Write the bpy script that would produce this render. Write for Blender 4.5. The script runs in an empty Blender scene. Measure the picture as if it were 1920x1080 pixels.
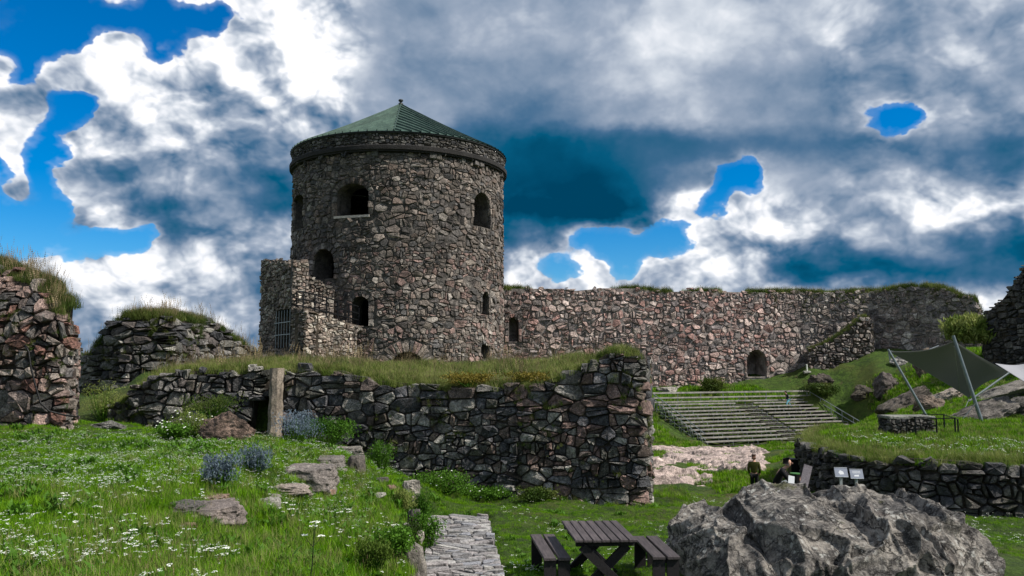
import bpy, math, random
import numpy as np
from mathutils import Vector, Matrix, noise as mnoise
R = random.Random(7)
NR = np.random.RandomState(7)
sc = bpy.context.scene
COL = sc.collection
rad = math.radians

# ---------------------------------------------------------------- camera
F = 1570.0                                   # focal length in pixels of the 1920 px wide photograph
PITCH = math.atan(150 / F)
cam = bpy.data.cameras.new('camera')
cam.lens = 36 * F / 1920; cam.sensor_width = 36
cam.clip_start = 0.1; cam.clip_end = 20000
camo = bpy.data.objects.new('camera', cam); COL.objects.link(camo)
camo.location = (0, 0, 0); camo.rotation_euler = (rad(90) + PITCH, 0, 0)
sc.camera = camo

# ---------------------------------------------------------------- light
SUN_EL, SUN_AZ = 47, 108                      # azimuth from +y towards +x
SUN_STR, SUN_ANG = 5.0, 2.0
SKY_STR = 0.1
EXPOSURE = 0.18
sc.view_settings.view_transform = 'Standard'; sc.view_settings.look = 'None'
sc.view_settings.exposure = EXPOSURE; sc.view_settings.gamma = 1
sc.view_settings.use_curve_mapping = False
sun = bpy.data.lights.new('sun', 'SUN'); sun.energy = SUN_STR; sun.angle = rad(SUN_ANG)
sun.color = (1.0, 0.95, 0.88)
suno = bpy.data.objects.new('sun', sun); COL.objects.link(suno)
d_ = Vector((math.sin(rad(SUN_AZ)) * math.cos(rad(SUN_EL)), math.cos(rad(SUN_AZ)) * math.cos(rad(SUN_EL)), math.sin(rad(SUN_EL))))
suno.rotation_euler = (-d_).to_track_quat('-Z', 'Y').to_euler()
suno.location = (30, -20, 60)


class NT:
    """a small helper to write node trees"""
    def __init__(s, tree):
        s.t = tree
    def n(s, typ, ins=None, **kw):
        nd = s.t.nodes.new(typ)
        for k, v in kw.items():
            setattr(nd, k, v)
        for k, v in (ins or {}).items():
            sock = nd.inputs[k]
            if isinstance(v, bpy.types.NodeSocket):
                s.t.links.new(v, sock)
            elif isinstance(v, bpy.types.Node):
                s.t.links.new(v.outputs[0], sock)
            else:
                sock.default_value = v
        return nd
    def m(s, op, a, b=0.0, c=0.0, clamp=False):
        nd = s.n('ShaderNodeMath', operation=op, use_clamp=clamp)
        for i, v in enumerate((a, b, c)):
            if isinstance(v, (bpy.types.NodeSocket, bpy.types.Node)):
                s.t.links.new(v if isinstance(v, bpy.types.NodeSocket) else v.outputs[0], nd.inputs[i])
            else:
                nd.inputs[i].default_value = v
        return nd.outputs[0]
    def mix(s, f, a, b, blend='MIX'):
        nd = s.n('ShaderNodeMix', data_type='RGBA', blend_type=blend)
        for i, v in ((0, f), (6, a), (7, b)):
            if isinstance(v, (bpy.types.NodeSocket, bpy.types.Node)):
                s.t.links.new(v if isinstance(v, bpy.types.NodeSocket) else v.outputs[0], nd.inputs[i])
            else:
                if i and len(v) == 3: v = (*v, 1)
                nd.inputs[i].default_value = v
        return nd.outputs[2]
    def ramp(s, f, stops, interp='LINEAR'):
        nd = s.n('ShaderNodeValToRGB')
        cr = nd.color_ramp; cr.interpolation = interp
        while len(cr.elements) < len(stops): cr.elements.new(0.5)
        for e, (p, c) in zip(cr.elements, sorted(stops, key=lambda q: q[0])):
            e.position = p
            e.color = (c, c, c, 1) if isinstance(c, (int, float)) else (*c, 1)
        s.t.links.new(f if isinstance(f, bpy.types.NodeSocket) else f.outputs[0], nd.inputs[0])
        return nd.outputs[0]
    def sstep(s, v, a, b, lo=0.0, hi=1.0, typ='SMOOTHSTEP'):
        nd = s.n('ShaderNodeMapRange', interpolation_type=typ)
        s.t.links.new(v, nd.inputs[0])
        for i, q in ((1, a), (2, b), (3, lo), (4, hi)): nd.inputs[i].default_value = q
        return nd.outputs[0]
    def noise(s, vec, scale, detail=4, rough=.55, dist=0, out=0):
        nd = s.n('ShaderNodeTexNoise', {'Scale': scale, 'Detail': detail, 'Roughness': rough, 'Distortion': dist})
        if vec is not None: s.t.links.new(vec, nd.inputs['Vector'])
        return nd.outputs[out]
    def vmath(s, op, a, b):
        nd = s.n('ShaderNodeVectorMath', operation=op)
        for i, v in ((0, a), (1, b)):
            if isinstance(v, bpy.types.NodeSocket): s.t.links.new(v, nd.inputs[i])
            else: nd.inputs[i].default_value = v
        return nd.outputs[0]


def srgb(*c):
    c = c[0] if len(c) == 1 else c
    return tuple(((x / 255) / 12.92 if x / 255 <= .04045 else ((x / 255 + .055) / 1.055) ** 2.4) for x in c)


# ---------------------------------------------------------------- world: Nishita sky with procedural clouds in front of it
# rows of cloud brightness from high to low elevation; B = open blue sky
SKYROWS = [
    "BBBBBBB7888655667666888776665556",
    "BB99B998998756666666887666756766",
    "B9999877898755555567876555455544",
    "7BB987678865665433456765544BB564",
    "8B777665666777210011223333344432",
    "8B54564322222100000124BB65557655",
    "BB76344311111110000028B865555898",
    "BBBBB3666541112233BBBB8886454322",
    "88888787665555599B9B888721111122",
    "75677777555555599998888788888878",
]
# columns x = 30 + 60 k, rows y = 30 + 60 k of the photograph, turned into azimuth / slope
def build_world():
    w = bpy.data.worlds.new('World'); sc.world = w; w.use_nodes = True
    t = w.node_tree; t.nodes.clear(); g = NT(t)
    out = g.n('ShaderNodeOutputWorld'); bg = g.n('ShaderNodeBackground')
    bg.inputs[1].default_value = SKY_STR
    t.links.new(bg.outputs[0], out.inputs[0])
    sky = g.n('ShaderNodeTexSky', sky_type='NISHITA', sun_disc=False)
    sky.sun_elevation = rad(SUN_EL); sky.sun_rotation = rad(SUN_AZ)
    sky.air_density = 1.0; sky.dust_density = 0.3; sky.ozone_density = 2.0
    tc = g.n('ShaderNodeTexCoord').outputs['Generated']
    sep = g.n('ShaderNodeSeparateXYZ', {0: tc})
    x, y, z = sep.outputs
    hyp = g.m('SQRT', g.m('ADD', g.m('MULTIPLY', x, x), g.m('MULTIPLY', y, y)))
    az = g.m('ARCTAN2', x, y)
    az2 = g.m('MINIMUM', g.m('MULTIPLY', az, az), 0.45)
    tel = g.m('DIVIDE', z, g.m('MAXIMUM', hyp, 0.02))
    # slope seen in the direction of view, so that the cloud bases stay level
    sl = g.m('MULTIPLY', tel, g.m('MULTIPLY_ADD', az2, 0.567, 1.0))
    sl = g.m('MAXIMUM', sl, 0.0)
    cm = g.vmath('MULTIPLY', tc, (1.0, 1.0, 1.35))
    warp = g.noise(cm, 3.2, 5, .55, 0, 1)
    ws = g.n('ShaderNodeSeparateXYZ', {0: warp})
    warp2 = g.noise(cm, 13.0, 4, .6, 0, 1)
    ws2 = g.n('ShaderNodeSeparateXYZ', {0: warp2})
    AZ1 = math.atan(930 / F)                      # azimuth of the outermost columns
    wu = g.m('ADD', g.m('MULTIPLY', g.m('SUBTRACT', ws.outputs[0], .5), .07), g.m('MULTIPLY', g.m('SUBTRACT', ws2.outputs[0], .5), .07))
    wv = g.m('ADD', g.m('MULTIPLY', g.m('SUBTRACT', ws.outputs[1], .5), .14), g.m('MULTIPLY', g.m('SUBTRACT', ws2.outputs[1], .5), .16))
    u = g.m('DIVIDE', g.m('ADD', az, AZ1), 2 * AZ1)
    u = g.m('PINGPONG', g.m('ADD', u, wu), 1.0)
    def slope(py):
        Y = (540 - py) / F
        return (math.sin(PITCH) + Y * math.cos(PITCH)) / (math.cos(PITCH) - Y * math.sin(PITCH))
    s0, s9 = slope(30), slope(570)
    v = g.m('DIVIDE', g.m('SUBTRACT', s0, sl), s0 - s9)      # 0 top row .. 1 bottom row
    v = g.m('ADD', v, wv)
    v = g.m('MINIMUM', g.m('PINGPONG', v, 1.35), 1.0)
    tt = g.m('MULTIPLY', v, 9.0)
    acc = None
    for k, row in enumerate(SKYROWS):
        assert len(row) == 32, (k, len(row))
        stops = []
        for i, ch in enumerate(row):
            px = 30 + 60 * i
            a = math.atan((px - 960) / F)
            p = (a + AZ1) / (2 * AZ1)
            if ch == 'B':
                nb = [q for q in (row[max(i - 1, 0)], row[min(i + 1, 31)]) if q != 'B']
                b = (sum(int(q) for q in nb) / len(nb) / 9 if nb else .8)
                stops.append((p, (0.0, max(b, .72), 1)))
            else:
                stops.append((p, (1.0, int(ch) / 9, 1.0 if (px < 680 or k >= 6) else (.6 if px > 1560 else .22))))
        r = g.ramp(u, stops, 'LINEAR')
        if acc is None: acc = r
        else:
            f = g.sstep(tt, k - 1, k)
            acc = g.mix(f, acc, r)
    cs = g.n('ShaderNodeSeparateColor', {0: acc})
    cov, bri = cs.outputs[0], cs.outputs[1]
    puff = cs.outputs[2]
    wv_ = g.vmath('MULTIPLY', g.vmath('SUBTRACT', g.noise(cm, 9.0, 4, .55, 0, 1), (.5, .5, .5)), (.045, .045, .045))
    cw_ = g.vmath('ADD', cm, wv_)
    def vor(vec, scale, det=3.0):
        q = g.n('ShaderNodeTexVoronoi', {'Scale': scale, 'Detail': det, 'Roughness': .5, 'Lacunarity': 2.4}, feature='F1', normalize=True)
        t.links.new(vec, q.inputs['Vector']); return q.outputs[0]
    bl = vor(cw_, 9.5)                                   # 0 in the middle of a puff
    bl2 = vor(g.vmath('ADD', cw_, (.012, -.004, .020)), 9.5)
    bill = g.noise(cm, 4.0, 6, .5)
    fine = g.noise(cm, 26.0, 5, .6)
    # cauliflower outline
    ed = g.m('ADD', g.m('MULTIPLY', g.m('SUBTRACT', .30, bl), 1.5), g.m('MULTIPLY', g.m('SUBTRACT', fine, .5), .35))
    covn = g.m('ADD', cov, ed)
    alpha = g.sstep(covn, .40, .56)
    alpha = g.m('MAXIMUM', alpha, g.sstep(covn, .15, .6, 0, .22))
    shade = g.m('SUBTRACT', bl, bl2)                      # lit from above right
    amp = g.m('MULTIPLY', puff, g.sstep(bri, .1, .8, .25, 1.1))
    br = g.m('ADD', bri, g.m('MULTIPLY', g.m('SUBTRACT', bill, .5), .40))
    br = g.m('ADD', br, g.m('MULTIPLY', g.m('MULTIPLY', shade, 3.3), amp))
    br = g.m('ADD', br, g.m('MULTIPLY', g.m('MULTIPLY', g.m('SUBTRACT', .30, bl), .55), amp))
    br = g.m('ADD', g.m('MULTIPLY', br, .92), g.sstep(covn, .5, .85, .08, 0.0))
    K = 1 / SKY_STR
    def c(*q): return tuple(v_ * K for v_ in srgb(q))
    cloud = g.n('ShaderNodeValToRGB'); cr = cloud.color_ramp
    st = [(0.0, srgb(0, 62, 92)), (.13, srgb(5, 84, 118)), (.3, srgb(66, 104, 138)), (.45, srgb(110, 132, 158)), (.62, srgb(150, 163, 182)), (.8, srgb(200, 207, 217)), (1.0, srgb(250, 250, 253))]
    while len(cr.elements) < len(st): cr.elements.new(.5)
    for e, (p, q) in zip(cr.elements, st): e.position = p; e.color = (*q, 1)
    t.links.new(br, cloud.inputs[0])
    cloudc = g.mix(1.0, cloud.outputs[0], (K, K, K), 'MULTIPLY')
    hs = g.n('ShaderNodeHueSaturation', {'Saturation': 1.75, 'Value': 1.0, 'Hue': .488, 'Fac': 1.0})
    t.links.new(sky.outputs[0], hs.inputs['Color'])
    blue = g.mix(1.0, hs.outputs[0], (.55, .82, 1.12), 'MULTIPLY')
    col = g.mix(alpha, blue, cloudc)
    t.links.new(col, bg.inputs[0])
build_world()


# ---------------------------------------------------------------- points: what stands where
CP, SP = math.cos(PITCH), math.sin(PITCH)
def W(px, py, d):
    """the point at depth d (metres along y) in the direction measured on the photograph"""
    X = (px - 960) / F; Y = (540 - py) / F
    yw = CP - Y * SP; zw = SP + Y * CP
    s = d / yw
    return Vector((X * s, d, zw * s))
def proj(p):
    yc = p[1] * CP + p[2] * SP
    zc = -p[1] * SP + p[2] * CP
    if yc < .01: return (-9999, -9999)
    return (960 + F * p[0] / yc, 540 - F * zc / yc)
def sm(a, b, x):
    t = np.clip((x - a) / (b - a), 0, 1); return t * t * (3 - 2 * t)

# ground: scattered heights, interpolated
def qmap(x, y):
    yy = np.maximum(y, 4.0)
    return np.stack([np.asarray(x) / yy * 1.6, np.log(yy)], -1)
class RBF:
    def __init__(s, pts, lam=1e-3, extra=()):
        P = np.array([tuple(W(*p)) for p in pts] + [tuple(e) for e in extra])
        s.q = qmap(P[:, 0], P[:, 1]); n = len(P)
        d = np.linalg.norm(s.q[:, None] - s.q[None], axis=2)
        A = np.zeros((n + 3, n + 3)); A[:n, :n] = s.k(d) + lam * np.eye(n)
        A[:n, n] = 1; A[:n, n + 1:] = s.q; A[n, :n] = 1; A[n + 1:, :n] = s.q.T
        b = np.zeros(n + 3)
        s.sc = np.maximum(P[:, 1], 4.0) ** 0
        b[:n] = P[:, 2]
        s.w = np.linalg.solve(A, b); s.n = n
        s.lo = P[:, 2].min(); s.hi = P[:, 2].max()
    def k(s, d): return np.where(d > 1e-9, d, 0.0)
    def __call__(s, x, y):
        q = qmap(np.asarray(x, float), np.asarray(y, float)).reshape(-1, 2)
        out = np.empty(len(q))
        for i in range(0, len(q), 20000):
            qq = q[i:i + 20000]
            d = np.linalg.norm(qq[:, None] - s.q[None], axis=2)
            out[i:i + 20000] = s.k(d) @ s.w[:s.n] + s.w[s.n] + qq @ s.w[s.n + 1:]
        return np.clip(out, s.lo - .3, s.hi + .3).reshape(np.shape(x))
LOW = RBF([
    (-300, 1090, 6.2), (0, 1080, 6.4), (300, 1080, 6.4), (-200, 940, 10), (0, 940, 10), (300, 940, 10), (0, 860, 14.5), (250, 862, 14.3),
    (-300, 800, 19.5), (0, 800, 19.5), (150, 805, 20), (300, 818, 19.5), (450, 828, 19.5), (600, 835, 19), (640, 850, 17), (500, 866, 13.6), (400, 905, 11.3),
    (330, 1000, 8.5), (450, 1000, 9.9), (550, 960, 12.2), (650, 922, 15), (690, 880, 18), (600, 1000, 10.5), (500, 1080, 7.7), (650, 1080, 8.4), (700, 1000, 11.9),
    (740, 940, 15.6), (742, 1080, 10.3), (755, 900, 18.5), (752, 1000, 12.4),
    (796, 962, 18.3), (915, 962, 18.3), (792, 1010, 15.5), (788, 1080, 12.7), (950, 1080, 12.7), (700, 1250, 9.0), (560, 1150, 6.8), (900, 1250, 8.9),
    (1000, 940, 20.6), (1100, 1080, 12.9), (1300, 1080, 12.9), (1100, 1300, 8.3), (1207, 952, 20.1), (825, 917, 22), (700, 860, 22), (1300, 962, 19.3), (1350, 928, 24),
    (1700, 1080, 13.2), (1900, 1080, 13.4), (2100, 1080, 13.5), (1900, 960, 19.8), (2100, 955, 19.8), (1600, 960, 20), (1700, 1300, 8.5),
    (1215, 915, 26), (1450, 915, 27), (1215, 870, 38), (1450, 870, 38), (1215, 838, 58), (1480, 840, 58), (1310, 828, 65), (1450, 833, 62), (1600, 812, 72),
    (1235, 752, 74), (1400, 742, 78), (1480, 736, 80), (1545, 728, 79), (1640, 735, 76), (1600, 765, 76), (1560, 700, 81.5),
    (1000, 727, 84), (1210, 727, 84), (1400, 709, 84), (1500, 690, 85), (1515, 684, 83), (1580, 672, 83), (1640, 656, 83), (1640, 655, 86), (1800, 652, 84), (1640, 690, 78),
    (1700, 735, 62), (1800, 745, 50), (1900, 765, 42), (2050, 760, 42), (1850, 655, 64), (1750, 680, 72), (1920, 690, 56), (2050, 690, 56), (1700, 778, 45), (1600, 812, 48), (1560, 830, 36), (1800, 783, 38), (2000, 790, 34),
    (190, 795, 22.5), (180, 745, 26), (100, 740, 28), (-300, 740, 28), (-200, 720, 50), (100, 715, 60), (600, 720, 90), (-400, 720, 90), (1000, 700, 120), (1900, 650, 120), (500, 780, 300), (1200, 780, 300), (-400, 790, 300), (2200, 780, 300),
], 2e-4, [(-6, 4, -1.65), (-3, 4, -1.65), (-.8, 4, -1.65), (.5, 4, -1.8), (2, 4, -2.8), (4, 4, -3.2), (7, 4, -3.2), (-1.4, 6, -1.75), (0, 6, -2.4), (2, 6.5, -3.1), (5, 6.5, -3.2), (0, 8, -2.95), (.5, 10, -3.2), (-.6, 10, -3.2), (2, 9.5, -3.2), (5, 9.5, -3.2), (9, 9, -3.2), (12, 10, -3.2), (12, 14, -3.3),
    (-.72, 11.5, -3.2), (-.9, 15, -3.2), (.2, 14, -3.2), (0, 17, -3.2), (-1.45, 13.5, -2.75), (-1.35, 11.5, -2.6), (-1.75, 16.5, -2.6), (-1.3, 9.5, -2.5),
    (19.8, 72.5, -5.2), (22.8, 69.1, -6.25), (16.5, 66.4, -6.2), (14.2, 69.0, -5.2), (21, 74, -4.6), (26, 74, -5.6), (29.5, 72.5, -6.2), (19.5, 67.5, -6.3), (26.5, 77, -4.4), (30, 76, -5.0), (14.8, 64.5, -6.2), (22, 66, -6.4), (28, 69, -6.3), (13, 71.5, -4.2), (17, 73, -4.4)])
UP = RBF([
    (180, 760, 23.2), (240, 742, 23), (330, 700, 23), (525, 692, 23), (650, 696, 23), (700, 704, 23), (850, 717, 23), (950, 720, 22.6), (1050, 700, 22), (1120, 676, 21.6), (1200, 668, 21.2), (1300, 668, 21),
    (600, 686, 28), (850, 696, 28), (1000, 688, 27), (1150, 668, 27), (500, 678, 35), (700, 684, 50), (850, 686, 60), (560, 672, 60), (300, 690, 30), (200, 712, 30), (150, 725, 28), (200, 700, 40), (750, 690, 72), (500, 665, 66), (600, 692, 85), (100, 700, 90), (1000, 690, 60),
], 2e-4)
def mainwall_y(x):
    # centre line of the long foreground wall in plan
    return np.interp(x, [-20, -10.3, -6.1, 3.3], [22.9, 22.9, 22.5, 21.0])
def plat_front(x):
    # front outline of the round platform on the right: y of its edge for a given x
    t = [tuple(W(px, 800, d)) for px, d in PLAT]
    return np.interp(x, [p[0] for p in t], [p[1] for p in t])
PLAT = [(1497, 26.6), (1512, 24.4), (1545, 22.6), (1610, 21.0), (1700, 20.1), (1800, 19.7), (1960, 19.3), (2200, 19.0)]
PLX0 = W(1497, 800, 26.6)[0]
def ground(x, y, rough=True):
    x = np.asarray(x, float); y = np.asarray(y, float)
    lo = LOW(x, y); up = UP(x, y)
    m = sm(.0, .5, y - mainwall_y(x)) * (1 - sm(2.4, 3.0, x - (y - 21) * -.02)) * sm(-12.5, -10.5, x + (y - 23) * .30)
    far = 1 - sm(95, 130, y)
    m = m * far
    z = lo * (1 - m) + up * m
    # platform
    pm = sm(.2, .5, y - plat_front(x)) * sm(PLX0 + .2 , PLX0 + .5, x - np.maximum(y - 26.6, 0) * .49) * (1 - sm(0, 3.5, y - np.clip(30.5 + (x / np.maximum(y, 5) - .40) * 60, 30.5, 36)))
    z = z * (1 - pm) + np.maximum(z, -2.17) * pm
    if rough:
        pa = W(803, 962, 18.3)[0] + (W(790, 1080, 12.7)[0] - W(803, 962, 18.3)[0]) * (18.3 - y) / 5.6; pb = W(915, 962, 18.3)[0] + (W(950, 1080, 12.7)[0] - W(915, 962, 18.3)[0]) * (18.3 - y) / 5.6
        onp = sm(-.12, .0, x - pa) * sm(-.12, .0, pb - x) * sm(-.15, .0, 18.35 - y)
        z = z * (1 - onp) + np.minimum(z, -3.24) * onp
        nr_ = 1 - onp
        z = z + nr_ * (.05 * np.sin(x * 1.7 + y * .9) * np.sin(y * 1.3 - x * .5) + .03 * np.sin(x * 4.1 + 1) * np.sin(y * 3.7)) * np.clip(y / 12, .3, 2)
    return z
def gz(x, y): return float(ground(np.array([x]), np.array([y]))[0])
def Wg(px, py, lo=5.0, hi=90.0):
    """the first point of the ground along the direction (px, py)"""
    ds = np.exp(np.linspace(math.log(lo), math.log(hi), 700))
    P = np.array([tuple(W(px, py, d)) for d in ds])
    g = ground(P[:, 0], P[:, 1])
    k = np.argmax(P[:, 2] < g)
    return Vector(P[k]) if (P[:, 2] < g).any() else Vector(P[-1])

# ---------------------------------------------------------------- objects
def tag(o, label=None, cat=None, group=None, kind=None):
    if label: o['label'] = label
    if cat: o['category'] = cat
    if group: o['group'] = group
    if kind: o['kind'] = kind
    elif cat: o['kind'] = 'thing'
    return o
def empty(name, loc, label=None, cat=None, group=None, rz=0):
    o = bpy.data.objects.new(name, None); COL.objects.link(o); o.location = loc; o.rotation_euler = (0, 0, rz)
    o.empty_display_size = .3
    return tag(o, label, cat, group)
def mesh(name, v, f, mat=None, parent=None, loc=None, smooth=False, tint=None, rz=0):
    """v in the parent's space; loc moves the object's origin there"""
    me = bpy.data.meshes.new(name)
    v = np.asarray(v, float)
    if loc is None: loc = (0, 0, 0)
    v = v - np.asarray(tuple(loc))
    me.from_pydata(v.tolist(), [], f if isinstance(f, list) else f.tolist())
    if mat is not None: me.materials.append(mat)
    if smooth: me.shade_smooth()
    if tint is not None:
        a = me.color_attributes.new('tint', 'FLOAT_COLOR', 'POINT')
        tt = np.ones((len(v), 4)); tt[:, :3] = tint
        a.data.foreach_set('color', tt.ravel())
    o = bpy.data.objects.new(name, me); COL.objects.link(o)
    if parent is not None: o.parent = parent
    o.location = loc
    if rz: o.rotation_euler = (0, 0, rz)
    return o
def link_copy(src, parent, loc=None, rot=None):
    o = src.copy(); COL.objects.link(o); o.parent = parent
    if loc is not None: o.location = loc
    if rot is not None: o.rotation_euler = rot
    return o
class MB:
    def __init__(s): s.v = []; s.f = []
    def add(s, v, f):
        o = len(s.v); s.v += [tuple(q) for q in v]; s.f += [[i + o for i in q] for q in f]; return s
    def box(s, c, size, rz=0, rx=0, ry=0, bev=0):
        sx, sy, sz = [q / 2 for q in size]
        M = Matrix.Translation(c) @ Matrix.Rotation(rz, 4, 'Z') @ Matrix.Rotation(ry, 4, 'Y') @ Matrix.Rotation(rx, 4, 'X')
        b = bev
        if b <= 0:
            vs = [(x, y, z) for x in (-sx, sx) for y in (-sy, sy) for z in (-sz, sz)]
            fs = [(0, 1, 3, 2), (4, 6, 7, 5), (0, 4, 5, 1), (2, 3, 7, 6), (0, 2, 6, 4), (1, 5, 7, 3)]
        else:
            vs = []; fs = []
            prof = [(-sz, b), (-sz + b, 0), (sz - b, 0), (sz, b)]
            for z, i in prof:
                a, c_ = sx - i, sy - i
                vs += [(-a, -c_, z), (a, -c_, z), (a, c_, z), (-a, c_, z)]
            for k in range(3):
                for j in range(4):
                    p, q = k * 4 + j, k * 4 + (j + 1) % 4
                    fs.append((p, q, q + 4, p + 4))
            fs += [(3, 2, 1, 0), (12, 13, 14, 15)]
        return s.add([M @ Vector(q) for q in vs], fs)
    def bar(s, a, b, w, h=None, n=6, taper=1.0):
        a = Vector(a); b = Vector(b); d = b - a; L = d.length
        if L < 1e-6: return s
        q = d.to_track_quat('Z', 'Y').to_matrix()
        vs = []; fs = []
        for k, (p, t) in enumerate(((a, 1), (b, taper))):
            for j in range(n):
                an = 2 * math.pi * (j + .5) / n
                vs.append(p + q @ Vector((math.cos(an) * w / 2 * t, math.sin(an) * (h or w) / 2 * t, 0)))
        for j in range(n): fs.append((j, (j + 1) % n, (j + 1) % n + n, j + n))
        fs.append(list(range(n))[::-1]); fs.append(list(range(n, 2 * n)))
        return s.add(vs, fs)
    def plank(s, a, b, w, t, up=(0, 0, 1)):
        a = Vector(a); b = Vector(b); d = (b - a).normalized(); u = Vector(up)
        side = d.cross(u).normalized() * w / 2; u = side.cross(d).normalized() * t / 2
        vs = []
        for p in (a, b):
            vs += [p - side - u, p + side - u, p + side + u, p - side + u]
        return s.add(vs, [(3, 2, 1, 0), (4, 5, 6, 7), (0, 1, 5, 4), (1, 2, 6, 5), (2, 3, 7, 6), (3, 0, 4, 7)])
    def tube(s, pts, r, n=6):
        pts = [Vector(p) for p in pts]; o = len(s.v); m = len(pts)
        for i, p in enumerate(pts):
            d = (pts[min(i + 1, m - 1)] - pts[max(i - 1, 0)])
            q = d.to_track_quat('Z', 'Y').to_matrix(); rr = r[i] if isinstance(r, (list, tuple)) else r
            for j in range(n):
                an = 2 * math.pi * j / n
                s.v.append(tuple(p + q @ Vector((math.cos(an) * rr, math.sin(an) * rr, 0))))
        for i in range(m - 1):
            for j in range(n):
                a = o + i * n + j; b = o + i * n + (j + 1) % n
                s.f.append([a, b, b + n, a + n])
        s.f.append([o + j for j in range(n)][::-1]); s.f.append([o + (m - 1) * n + j for j in range(n)])
        return s
    def build(s, name, mat, parent=None, loc=None, **k): return mesh(name, s.v, s.f, mat, parent, loc, **k)

# ---------------------------------------------------------------- materials
def newmat(name):
    m = bpy.data.materials.new(name); m.use_nodes = True; t = m.node_tree; t.nodes.clear(); g = NT(t)
    o = g.n('ShaderNodeOutputMaterial'); p = g.n('ShaderNodeBsdfPrincipled')
    t.links.new(p.outputs[0], o.inputs[0]); p.inputs['Specular IOR Level'].default_value = .3
    return m, g, p
def bump(g, p, h, strength=.5, dist=.05):
    b = g.n('ShaderNodeBump', {'Strength': strength, 'Distance': dist, 'Height': h})
    g.t.links.new(b.outputs[0], p.inputs['Normal'])
def stone_mat(name, scale=1.0, lichen=.3, moss=.25, bstr=.8, bdist=.06, dirt=.6, grain=1.0):
    m, g, p = newmat(name)
    pos = g.n('ShaderNodeNewGeometry').outputs['Position']
    tint = g.n('ShaderNodeAttribute', attribute_name='tint').outputs[0]
    n1 = g.noise(pos, 1.6 * scale, 8, .65)
    n2 = g.noise(pos, 9 * scale, 6, .7)
    n3 = g.noise(pos, 30 * scale, 4, .7)
    f = g.m('MULTIPLY', g.sstep(n1, .3, .7, 1 - dirt * .6, 1 + dirt * .45), g.sstep(n2, .28, .72, 1 - .45 * grain, 1 + .55 * grain))
    f = g.m('MULTIPLY', f, g.sstep(n3, .3, .7, 1 - .25 * grain, 1 + .3 * grain))
    cc = g.n('ShaderNodeCombineColor', {0: f, 1: f, 2: f})
    c = g.mix(1.0, tint, cc.outputs[0], 'MULTIPLY')
    # pale lichen and lime spots
    l = g.m('MULTIPLY', g.sstep(g.noise(pos, 5.5 * scale, 6, .75, .6), .60, .70), lichen)
    c = g.mix(l, c, srgb(178, 176, 168))
    # dark weather stains
    st = g.m('MULTIPLY', g.sstep(g.noise(g.vmath('MULTIPLY', pos, (1.4, 1.4, .35)), 1.3 * scale, 6, .65), .52, .72), .75)
    c = g.mix(st, c, srgb(34, 33, 32))
    ms = g.m('MULTIPLY', g.sstep(g.noise(pos, .9 * scale, 5, .6), .55, .66), moss)
    c = g.mix(ms, c, srgb(58, 62, 28))
    g.t.links.new(c, p.inputs['Base Color']); p.inputs['Roughness'].default_value = .88
    vo = g.n('ShaderNodeTexVoronoi', {'Scale': 5 * scale, 'Vector': g.vmath('ADD', pos, g.vmath('MULTIPLY', g.noise(pos, 3 * scale, 3, .5, 0, 1), (.5, .5, .5)))}, feature='DISTANCE_TO_EDGE')
    cr = g.sstep(vo.outputs[0], 0.0, .07)
    h = g.m('ADD', g.m('MULTIPLY', n2, .9), g.m('ADD', g.m('MULTIPLY', n3, .35), g.m('MULTIPLY', cr, .22)))
    bump(g, p, h, bstr, bdist)
    return m
def mortar_mat(name, base, dark, scale=1.0):
    m, g, p = newmat(name)
    pos = g.n('ShaderNodeNewGeometry').outputs['Position']
    n1 = g.noise(pos, 2 * scale, 7, .7); n2 = g.noise(pos, 14 * scale, 5, .7)
    c = g.mix(g.sstep(n1, .35, .65), dark, base)
    c = g.mix(g.sstep(n2, .3, .7), g.mix(.5, c, dark), c)
    g.t.links.new(c, p.inputs['Base Color']); p.inputs['Roughness'].default_value = .95
    bump(g, p, g.m('ADD', n1, n2), .8, .08)
    return m
def plain(name, col, rough=.6, metal=0.0, nscale=8, var=.25, bdist=.01, stretch=(1, 1, 1), spec=.3, obj=False):
    m, g, p = newmat(name)
    if obj: pos = g.n('ShaderNodeTexCoord').outputs['Object']
    else: pos = g.n('ShaderNodeNewGeometry').outputs['Position']
    pos = g.vmath('MULTIPLY', pos, stretch)
    n1 = g.noise(pos, nscale, 6, .65); n2 = g.noise(pos, nscale * 6, 4, .6)
    c = g.mix(g.sstep(n1, .3, .7), tuple(q * (1 - var) for q in col), tuple(min(1, q * (1 + var)) for q in col))
    c = g.mix(g.sstep(n2, .35, .7, 0, .5), c, tuple(q * (1 - var * 1.2) if var < .8 else 0 for q in col))
    g.t.links.new(c, p.inputs['Base Color']); p.inputs['Roughness'].default_value = rough; p.inputs['Metallic'].default_value = metal
    p.inputs['Specular IOR Level'].default_value = spec
    if bdist: bump(g, p, g.m('ADD', n1, n2), .6, bdist)
    return m
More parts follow.
